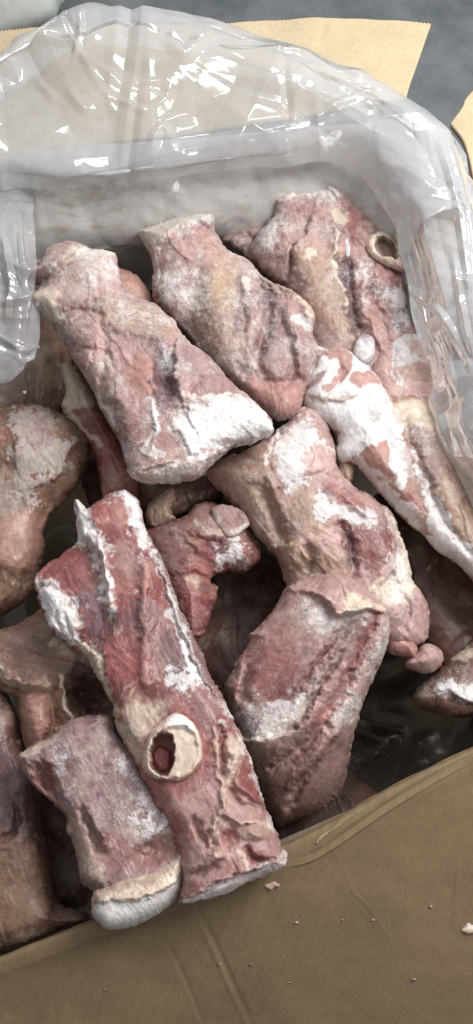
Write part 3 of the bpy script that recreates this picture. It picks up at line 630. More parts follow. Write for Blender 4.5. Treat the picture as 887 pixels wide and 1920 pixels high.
# --- upper left long cut (A)
Am = meat("meat_piece", "long frosted pink cut at the upper left, thick white frost on its lower end",
     [(50, 510), (70, 500), (84, 475), (100, 462), (125, 453), (152, 458), (175, 470), (200, 472), (219, 480), (222, 505), (232, 540), (258, 556), (296, 575), (330, 606), (350, 640), (384, 662), (415, 695), (448, 728), (486, 760), (511, 795), (506, 818), (470, 832), (430, 845), (392, 878), (368, 902), (320, 907), (275, 910), (246, 895), (232, 860), (222, 825), (196, 782), (172, 728), (142, 680), (118, 640), (88, 600), (62, 588), (52, 562), (68, 545), (78, 535), (60, 528)],
     0.0, 33, g=(0.0, 0.004), R=52, base='pink', frost=0.43, seed=41, fibre=58, feats=[
     ('s', 30, 8, z2(270, 150, 200, 220, 130, 255)), ('r', 6, -5, z2(275, 150, 205, 215, 140, 262)), ('c', 'salmon', 0.7, 8, 10, z2(150, 160, 230, 150, 200, 230, 140, 240)), 
     ('c', 'cream', 0.75, 5, 8, z2(240, 160, 350, 145, 350, 175, 270, 190, 210, 220)),
     ('c', 'cream', 0.85, 5, 8, z2(120, 290, 170, 280, 200, 340, 195, 380, 150, 360)), ('fl', 0.33, 16, z2(90, 290, 130, 350, 190, 460, 210, 510, 260, 600)), ('b', *z2(165, 330)[0], 22, 30, 20, 4),
     ('r', 8, -3.5, z2(300, 320, 335, 460, 310, 600, 365, 650, 370, 820)), ('s', 34, -7, z2(360, 630, 366, 740, 385, 850)), ('s', 40, 6, z2(300, 470, 270, 560, 320, 640, 365, 740)),
     ('c', 'tan', 0.75, 8, 12, z2(310, 310, 420, 320, 500, 350, 530, 420, 450, 430, 330, 390)), ('z', 6, 2.4, z2(310, 310, 420, 320, 500, 350, 540, 420, 470, 440, 330, 400)), ('s', 30, 4, z2(300, 315, 380, 320, 470, 340)),
     ('b', *z2(445, 540)[0], 34, 36, 30, 6), ('c', 'salmon', 0.85, 12, 8, z2(410, 490, 470, 500, 490, 570, 440, 600, 400, 560)), ('f', -0.3, 14, 8, z2(410, 490, 480, 500, 500, 570, 440, 600, 400, 560)),
     ('c', 'purple', 0.85, 8, 14, z2(490, 460, 540, 500, 540, 600, 530, 650, 480, 640, 470, 560)), ('b', *z2(510, 570)[0], 18, 50, -15, -9), ('f', 0.15, 8, 10, z2(480, 460, 530, 460, 520, 540, 490, 540)),
     ('s', 42, 9, z2(560, 630, 530, 560, 535, 490, 540, 420)), ('r', 14, 5, z2(560, 400, 640, 460, 720, 560)), ('c', 'mauve', 0.5, 8, 14, z2(540, 470, 640, 480, 740, 570, 700, 620, 560, 610)),
     ('r', 4, -3, z2(560, 620, 610, 560, 690, 530, 740, 580)), ('z', 5, 1.6, z2(560, 620, 610, 560, 690, 525, 740, 580, 690, 620)), ('l', 'cream', 0.8, 5, z2(555, 600, 575, 610, 640, 610, 700, 600)), ('f', -0.28, 6, 6, z2(570, 600, 610, 560, 690, 535, 720, 580, 680, 600)),
     ('c', 'red', 0.25, 12, 18, z2(380, 650, 520, 640, 540, 740, 420, 800)), ('r', 4, 2.5, z2(465, 620, 480, 700, 460, 780)), ('fl', 0.33, 9, z2(465, 620, 480, 700, 450, 760, 500, 780)),
     ('c', 'white', 0.8, 8, 13, z2(528, 690, 560, 665, 600, 640, 690, 615, 760, 640, 790, 670, 830, 690, 838, 715, 790, 730, 700, 735, 640, 745, 590, 780, 560, 730)), ('f', 0.40, 15, 12, z2(528, 690, 600, 640, 690, 610, 790, 640, 840, 700, 790, 740, 640, 760, 590, 790, 560, 730)),
     ('z', 5, 2.6, z2(528, 690, 560, 665, 600, 640, 690, 615, 760, 640, 790, 670, 838, 715, 790, 730, 700, 735, 640, 745, 590, 780, 560, 730)),
     ('s', 36, 6, z2(400, 850, 480, 800, 570, 790, 660, 760, 760, 735, 835, 715)), ('r', 4, -3, z2(440, 830, 540, 800, 640, 770, 700, 750)), ('f', 0.20, 17, 16, z2(400, 800, 560, 790, 820, 720, 640, 840, 440, 870)),
     ('f', 0.20, 19, 14, z2(240, 160, 360, 150, 360, 270, 280, 270)), ('r', 5, -3, z2(200, 360, 280, 350, 320, 370)), ('r', 5, -2.5, z2(250, 470, 330, 470, 360, 530))])

# --- ice glazed slab (D1) and the tan piece beside it (D2)
D2 = meat("meat_piece", "small pinkish piece webbed with white frost, above the ice-glazed slab by the film",
     [(690, 700), (712, 660), (740, 632), (785, 622), (825, 636), (850, 680), (856, 730), (820, 780), (760, 800), (715, 780)],
     -0.052, 24, R=40, base='pink', frost=0.3, seed=51, fibre=30, feats=[
     ('w', 0.85, 12, zF(500, 380, 540, 330, 620, 320, 650, 360, 600, 380, 580, 430, 640, 450, 600, 480, 540, 500, 560, 560, 520, 570, 490, 470)), ('c', 'salmon', 0.6, 6, 8, zF(560, 370, 620, 390, 640, 430, 590, 420)),
     ('c', 'tan', 0.7, 6, 8, zF(560, 500, 680, 490, 700, 560, 560, 550)), ('s', 24, 5, zF(560, 590, 600, 610, 660, 625)), ('r', 8, -4, zF(520, 420, 500, 500, 520, 560))])
D1 = meat("meat_piece", "broad slab glazed with smooth white ice, meat showing through gaps in the glaze",
     zF(62, 368, 110, 372, 160, 385, 210, 398, 270, 394, 330, 425, 390, 470, 440, 530, 480, 590, 530, 615, 600, 600, 660, 640) + [(812, 775), (850, 850), (890, 925), (940, 1010), (985, 1100), (960, 1150), (900, 1105), (860, 1062), (813, 1028), (790, 1001), (750, 969), (722, 936), (695, 904), (668, 874), (640, 870), (628, 850), (632, 826), (615, 805), (585, 790), (566, 752), (569, 720), (577, 682)],
     -0.044, 26, g=(0.001, -0.002), R=40, base='tan', frost=0.2, seed=52, fibre=62, rough=0.6, lump=0.8, crust=1.4, feats=[
     ('c', 'salmon', 0.8, 6, 5, zF(62, 368, 210, 390, 390, 460, 480, 620, 500, 760) + [(760, 900), (800, 1010), (720, 940), (668, 874), (620, 800), (570, 740)]),
     ('w', 1.0, 4, zF(62, 368, 160, 380, 210, 396, 270, 392, 330, 423, 390, 468, 440, 528, 470, 620, 500, 690, 540, 780, 545, 880, 600, 1000, 560, 1010, 540, 900, 470, 830, 440, 850, 350, 900, 300, 930, 240, 900, 250, 800, 180, 760, 100, 700, 70, 640, 82, 560, 108, 450)),
     ('w', 0.95, 6, zD(310, 270, 350, 260, 420, 330, 500, 380, 540, 470, 600, 480, 650, 560, 640, 620, 560, 540, 470, 460, 400, 390, 340, 350)),
     ('w', 0.95, 6, zD(480, 180, 560, 190, 590, 240, 560, 380, 520, 400, 490, 320)), ('w', 0.9, 9, zD(590, 250, 650, 310, 690, 430, 740, 500, 800, 640, 890, 680, 920, 820, 800, 760, 690, 680, 650, 560, 640, 440, 610, 360)),
     ('c', 'salmon', 0.95, 2, 4, zF(190, 412, 250, 402, 300, 420, 320, 475, 310, 530, 260, 575, 230, 600, 200, 620, 165, 612, 170, 590, 215, 575, 235, 540, 262, 520, 250, 480, 215, 455, 185, 440)),
     ('c', 'mauve', 0.9, 3, 4, zF(112, 425, 150, 410, 190, 425, 200, 455, 165, 470, 150, 500, 110, 505)), ('c', 'salmon', 0.95, 2, 3, zF(305, 545, 340, 522, 400, 518, 440, 540, 442, 568, 400, 575, 340, 598, 318, 580)),
     ('c', 'mauve', 0.9, 2, 4, zF(85, 595, 130, 560, 185, 525, 195, 535, 170, 560, 165, 580, 110, 605)), ('c', 'tan', 0.6, 3, 4, zF(110, 630, 180, 645, 280, 635, 340, 618, 335, 635, 250, 668, 160, 665)),
     ('c', 'grey', 0.5, 3, 6, zD(395, 60, 420, 40, 440, 60, 430, 105, 405, 105)),
     ('c', 'red', 0.55, 2, 3, zD(555, 200, 575, 190, 600, 360, 640, 450, 645, 600, 600, 540, 560, 440, 560, 330)), ('c', 'mauve', 0.6, 3, 3, zD(625, 330, 645, 320, 655, 390, 635, 400)), ('c', 'mauve', 0.6, 3, 4, zD(680, 480, 705, 480, 700, 495, 680, 492)),
     ('c', 'cream', 0.75, 8, 8, zD(490, 20, 560, -10, 660, 0, 700, 120, 600, 140, 520, 100)), ('c', 'mauve', 0.75, 6, 16, zD(580, 140, 640, 120, 730, 210, 690, 420, 650, 340, 610, 240)), ('f', 0.3, 8, 18, zD(580, 140, 640, 120, 730, 210, 690, 300, 620, 240)),
     ('r', 7, -5, zD(560, 110, 600, 240, 660, 380, 740, 560, 860, 700)), ('b', *zD(740, 380)[0], 40, 90, -28, 5),
     ('s', 26, 3, zF(340, 620, 250, 668, 110, 632)), ('r', 5, -2.5, zF(240, 590, 270, 520, 240, 470)), ('r', 16, 5, zD(330, 60, 420, 220, 560, 420))])
meat("meat_piece", "small pink lump in the gap beside the ice-glazed slab",
     zD(215, 130, 245, 95, 275, 80, 290, 120, 300, 240, 330, 300, 300, 370, 250, 340, 235, 250, 230, 190), -0.05, 14, R=22, base='tan', frost=0.3, seed=53)

# --- centre right cut (E)
Em = meat("meat_piece", "pale pink and cream cut with ice webs, ending in two round knuckles",
     [(385, 890), (410, 862), (450, 850), (495, 825), (540, 790), (570, 765), (600, 775), (618, 800), (632, 850), (636, 880), (655, 905), (700, 935), (735, 960), (750, 1000), (766, 1050), (775, 1090), (790, 1110), (803, 1140), (800, 1195), (775, 1215), (735, 1225), (700, 1200), (640, 1180), (560, 1140), (530, 1080), (515, 1040), (480, 1010), (450, 960), (415, 925)],
     -0.048, 32, g=(-0.001, -0.002), R=70, base='pink', frost=0.3, seed=54, fibre=50, feats=[
     ('c', 'tan', 0.7, 16, 10, z5(30, 260, 180, 160, 250, 300, 300, 500, 200, 460, 80, 320)), ('s', 50, 7, z5(340, 45, 255, 130, 215, 240, 250, 330)), ('fl', 0.39, 6, z5(330, 50, 255, 130, 215, 240)),
     ('c', 'white', 0.75, 11, 20, z5(270, 160, 330, 90, 380, 160, 430, 180, 430, 250, 360, 260, 280, 250)), ('w', 0.85, 14, z5(240, 200, 330, 190, 340, 280, 300, 330, 260, 330)), ('z', 5, 2.5, z5(240, 170, 330, 60, 420, 80, 440, 250, 330, 280, 240, 330)),
     ('c', 'salmon', 0.7, 5, 10, z5(335, 190, 420, 200, 430, 250, 350, 270)), ('c', 'tan', 0.8, 8, 8, z5(300, 330, 360, 330, 420, 430, 380, 470, 300, 420)), ('b', *z5(350, 400)[0], 45, 40, 20, 6),
     ('w', 0.85, 12, z5(380, 330, 430, 370, 540, 400, 560, 440, 470, 440, 440, 400, 390, 430, 370, 400)), 
     ('c', 'deepred', 0.75, 6, 18, z5(430, 440, 520, 440, 620, 450, 610, 560, 560, 610, 500, 590, 470, 500)), ('c', 'purple', 0.8, 5, 12, z5(470, 470, 500, 500, 500, 580, 460, 560)), ('r', 8, -7, z5(440, 440, 480, 500, 490, 590)),
     ('c', 'red', 0.6, 5, 12, z5(420, 280, 470, 330, 530, 380, 480, 390, 425, 350)), ('b', *z5(455, 285)[0], 17, 15, 20, 5), ('r', 8, 5, z5(430, 330, 500, 385, 560, 420)), ('b', *z5(450, 280)[0], 6, 5, 0, -4),
     ('c', 'cream', 0.85, 7, 12, z5(600, 420, 640, 400, 670, 480, 695, 600, 650, 690, 560, 660, 560, 620, 620, 600, 640, 500)), ('s', 40, 6, z5(560, 450, 620, 560, 560, 640)), ('f', 0.28, 15, 20, z5(600, 420, 640, 400, 690, 600, 650, 700, 600, 700)),
     ('s', 40, 8, z5(240, 500, 300, 495, 400, 490, 470, 520)), ('c', 'tan', 0.7, 8, 8, z5(240, 500, 400, 500, 480, 570, 420, 600, 260, 600)), ('r', 7, -6, z5(330, 500, 360, 540, 340, 590)), ('b', *z5(290, 550)[0], 25, 25, 0, 5), ('b', *z5(420, 545)[0], 30, 26, 0, 4),
     ('r', 12, -8, z5(200, 320, 250, 440, 270, 490)), ('c', 'mauve', 0.5, 8, 12, z5(660, 660, 740, 680, 740, 790, 640, 760)), ('r', 8, -5, z5(610, 600, 660, 690, 650, 760))])
meat("knuckle", None, zE(410, 240, 450, 225, 510, 235, 550, 270, 575, 330, 572, 400, 520, 395, 440, 375, 400, 340), -0.046, 15, R=34, base='salmon', frost=0.2, parent=Em, seed=55, crust=1.6, lump=1.0, rough=0.9)
meat("knuckle", None, zE(570, 370, 600, 325, 660, 320, 710, 350, 725, 400, 700, 450, 630, 482, 560, 465, 510, 440, 520, 400), -0.05, 16, R=34, base='pink', frost=0.25, parent=Em, seed=56, crust=1.6, lump=1.0, rough=0.9)

# --- right edge piece (Q)
meat("meat_piece", "piece at the lower right edge with a bright frosted ridge, resting on the dark liner",
     [(775, 1300), (800, 1275), (840, 1240), (870, 1212), (900, 1190), (990, 1180), (1000, 1330), (920, 1352), (880, 1345), (840, 1345), (800, 1335), (778, 1320)], -0.08, 26, R=50, base='brown', frost=0.3, seed=57, feats=[
     ('c', 'white', 0.8, 10, 14, zE(690, 560, 760, 540, 887, 570, 960, 580, 960, 640, 830, 640, 720, 600)), ('f', 0.40, 13, 14, zE(690, 560, 760, 540, 887, 570, 960, 640, 830, 640)), ('s', 26, 6, zE(960, 650, 830, 640, 700, 580)),
     ('c', 'cream', 0.7, 4, 6, zE(770, 400, 850, 350, 900, 340, 900, 380, 800, 415)), ('s', 25, 5, zE(960, 330, 860, 350, 780, 400)), ('c', 'salmon', 0.6, 5, 6, zE(700, 640, 830, 660, 960, 700, 830, 700))])

# --- small rounded cut in the middle (M)
Mm = meat("meat_piece", "short red cut with a round pale knob, shaded in the middle of the box",
     zM(60, 330, 100, 290, 200, 250, 300, 230, 360, 170, 440, 140, 540, 150, 640, 180, 700, 230, 718, 280, 740, 340, 775, 410, 772, 500, 690, 570, 560, 560, 480, 620, 520, 660, 500, 760, 470, 860, 420, 960, 330, 980, 250, 830, 150, 600, 80, 450),
     -0.058, 27, R=58, base='red', frost=0.27, seed=58, fibre=25, feats=[
     ('c', 'mauve', 0.5, 12, 14, zM(100, 290, 300, 260, 300, 460, 200, 560, 100, 420)), ('r', 5, 3, zM(170, 300, 330, 370, 400, 440, 500, 500)), ('r', 5, -4, zM(300, 330, 420, 380, 520, 400)),
     ('c', 'purple', 0.6, 6, 12, zM(440, 380, 560, 360, 600, 420, 520, 480)), ('f', 0.60, 11, 20, zM(500, 500, 560, 410, 620, 370, 660, 440, 600, 500, 540, 530)), ('c', 'brown', 0.7, 8, 8, zM(600, 520, 740, 420, 780, 500, 690, 580)),
     ('l', 'cream', 0.7, 5, zM(380, 270, 440, 320, 520, 350, 580, 350)), ('c', 'cream', 0.55, 8, 8, zM(320, 600, 420, 620, 410, 700, 360, 660)), ('r', 6, 4, zM(320, 590, 380, 560, 470, 600)), ('c', 'brown', 0.8, 6, 8, zM(420, 640, 560, 570, 560, 640, 420, 720)),
     ('c', 'pink', 0.8, 6, 6, zM(370, 180, 480, 170, 540, 330, 450, 310, 390, 260))])
meat("bone_end", None, zM(485, 180, 530, 152, 600, 160, 670, 185, 712, 235, 718, 275, 680, 310, 620, 350, 580, 352, 540, 310, 500, 250), -0.034, 8, R=24, base='pink', frost=0.28, parent=Mm, seed=59, crust=1.0, lump=0.3, rough=0.5,
     feats=[('l', 'cream', 0.95, 9, zM(490, 185, 500, 250, 540, 300, 590, 335, 650, 320, 700, 280)), ('fl', 0.33, 8, zM(490, 185, 500, 250, 540, 300, 590, 335, 650, 320, 700, 280)), ('z', 6, -1.5, zM(520, 180, 620, 180, 690, 250, 620, 310, 560, 270))])

# --- bent cut (G)
meat("meat_piece", "bent cut at the lower centre with a smooth sawn top facet and deep frosted grooves",
     zG(380, 100, 420, 85, 500, 60, 600, 33, 680, 55, 760, 110, 815, 170, 850, 200, 862, 260, 855, 370, 800, 500, 740, 640, 720, 720, 690, 820, 670, 960, 620, 1060, 540, 1140, 420, 1190, 330, 1190, 250, 1060, 190, 900, 140, 760, 110, 640, 100, 560, 150, 460, 190, 400, 220, 345, 205, 328, 270, 270, 340, 180),
     -0.042, 38, g=(0.0, -0.014), R=68, base='pink', frost=0.26, seed=61, fibre=-58, feats=[
     ('c', 'pink', 0.9, 4, 4, zG(380, 100, 500, 60, 600, 33, 720, 80, 820, 190, 815, 235, 740, 235, 660, 210, 600, 260, 560, 200, 470, 160, 400, 150)), ('f', -0.4, 5, 6, zG(380, 100, 500, 60, 600, 33, 720, 80, 820, 190, 740, 235, 660, 210, 600, 260, 560, 200, 430, 150)),
     ('c', 'fat', 0.9, 4, 4, zG(660, 165, 720, 180, 800, 205, 825, 225, 800, 245, 740, 240, 660, 250, 620, 240)), ('s', 30, 9, zG(845, 220, 800, 245, 740, 240, 660, 245, 605, 262, 580, 205, 470, 155, 400, 140)), ('r', 5, 2, zG(600, 40, 640, 120, 660, 170)),
     ('f', 0.25, 17, 20, zG(420, 200, 560, 200, 740, 260, 620, 330, 500, 350, 440, 280)), ('c', 'white', 0.3, 13, 18, zG(480, 200, 600, 270, 740, 260, 620, 320, 500, 330)),
     ('r', 10, -6, zG(780, 250, 740, 350, 680, 470, 640, 560, 580, 650, 520, 740, 440, 830)), ('l', 'red', 0.75, 13, zG(785, 250, 740, 350, 680, 470, 640, 560, 580, 650, 520, 740)), ('s', 26, 6, zG(800, 300, 700, 470, 655, 500, 650, 560, 560, 700)),
     ('r', 16, 6, zG(830, 280, 780, 430, 690, 600, 590, 760)), ('fl', 0.29, 26, zG(840, 270, 790, 430, 700, 600, 600, 740)), ('r', 6, -5, zG(720, 280, 620, 330, 540, 430, 470, 540, 400, 640)), ('r', 8, 4, zG(680, 340, 580, 460, 500, 600)), ('fl', 0.20, 18, zG(680, 340, 580, 460, 500, 600, 400, 700)),
     ('r', 5, -4, zG(620, 430, 560, 540, 480, 650)), ('c', 'red', 0.85, 4, 6, zG(300, 640, 340, 600, 390, 570, 395, 590, 350, 630)), ('c', 'red', 0.75, 14, 18, zG(230, 560, 260, 380, 380, 330, 420, 480, 340, 600)), ('c', 'salmon', 0.4, 12, 12, zG(330, 350, 430, 300, 400, 480, 340, 480)),
     ('f', 0.48, 15, 18, zG(150, 700, 230, 640, 310, 650, 440, 600, 460, 640, 380, 740, 300, 790, 200, 780)), ('c', 'cream', 0.85, 6, 8, zG(440, 610, 480, 650, 450, 720, 350, 800, 300, 810, 380, 720)), ('c', 'cream', 0.5, 10, 10, zG(190, 780, 310, 800, 280, 900, 220, 900)),
     ('s', 50, 12, zG(200, 800, 330, 790, 450, 730, 520, 620)), ('c', 'brown', 0.65, 20, 14, zG(240, 900, 420, 840, 640, 760, 700, 820, 640, 1080, 330, 1190)), ('f', -0.25, 20, 14, zG(240, 880, 420, 840, 700, 780, 640, 1080, 330, 1190)),
     ('r', 10, 6, zG(600, 780, 500, 880, 400, 1000)), ('r', 8, -6, zG(560, 740, 430, 860, 330, 920)), ('r', 8, -5, zG(520, 900, 440, 1000, 400, 1100)), ('r', 8, -5, zG(210, 480, 190, 580, 220, 640)), ('b', *zG(200, 560)[0], 18, 30, 20, -5), ('r', 6, 4, zG(190, 420, 180, 540, 150, 620))])

# --- left dark cuts (J, L)
Jm = meat("meat_piece", "dark brownish neck cut with a deep hollow, behind the two front cuts at the left",
     [(-90, 1200), (-20, 1182), (20, 1176), (60, 1155), (85, 1140), (120, 1150), (180, 1200), (230, 1270), (240, 1340), (200, 1370), (130, 1400), (70, 1430), (45, 1400), (38, 1350), (30, 1310), (0, 1300), (-90, 1290)],
     -0.035, 28, R=55, base='umber', frost=0.12, seed=62, fibre=20, feats=[
     ('c', 'brown', 0.55, 14, 12, zJ(0, 320, 180, 300, 280, 480, 200, 560, 30, 520)), ('l', 'cream', 0.75, 8, zJ(0, 460, 30, 540, 130, 585, 240, 590)), ('s', 30, 7, zJ(240, 590, 130, 580, 30, 540, -20, 440)), ('r', 8, -5, zJ(30, 590, 160, 610, 260, 600)),
     ('b', *zJ(430, 620)[0], 52, 42, 25, -26), ('c', 'dark', 0.75, 10, 10, zJ(330, 500, 450, 480, 530, 620, 540, 700, 400, 740, 340, 680)), ('l', 'cream', 0.7, 5, zJ(298, 540, 305, 640, 340, 730, 380, 760)), ('r', 5, 5, zJ(298, 540, 305, 640, 340, 730)),  # shade of the hollow painted in with dark
     ('c', 'salmon', 0.7, 12, 8, zJ(120, 600, 220, 620, 240, 760, 180, 887, 130, 800)), ('b', *zJ(170, 740)[0], 28, 50, 0, 7), ('r', 10, -7, zJ(240, 620, 270, 740, 230, 820)), ('l', 'cream', 0.5, 10, zJ(270, 380, 360, 440, 430, 470)), ('c', 'mauve', 0.3, 8, 6, zJ(20, 350, 100, 300, 180, 400))])
Lm = meat("meat_piece", "dark tan cut at the lower left corner of the pile, tapering to a thin tip",
     [(-90, 1290), (-10, 1285), (30, 1330), (45, 1400), (70, 1440), (75, 1500), (80, 1560), (92, 1610), (100, 1670), (118, 1700), (140, 1704), (160, 1710), (170, 1725), (150, 1735), (110, 1745), (60, 1765), (10, 1774), (-90, 1780)],
     -0.045, 28, R=50, base='brown', frost=0.16, seed=63, fibre=80, feats=[
     ('c', 'purple', 0.55, 16, 14, zI(-60, -200, 60, 0, 180, 100, 180, 260, 100, 460, -40, 460)), ('c', 'umber', 0.9, 14, 12, zI(-100, 480, 120, 440, 220, 520, 240, 700, 200, 860, 100, 950, -100, 950)), ('s', 40, 7, zI(-60, 480, 60, 460, 100, 380, 90, 240)),
     ('fl', 0.20, 14, zI(100, 200, 170, 240, 160, 360, 120, 400)), ('r', 6, -5, zI(0, 460, 90, 390, 100, 260)), ('c', 'red', 0.4, 8, 12, zI(190, 820, 330, 780, 340, 830, 200, 870)), ('c', 'cream', 0.5, 8, 8, zI(180, 860, 280, 870, 160, 940, 0, 940, 40, 900)), ('f', 0.16, 15, 16, zI(200, 640, 260, 640, 250, 720, 210, 720))])

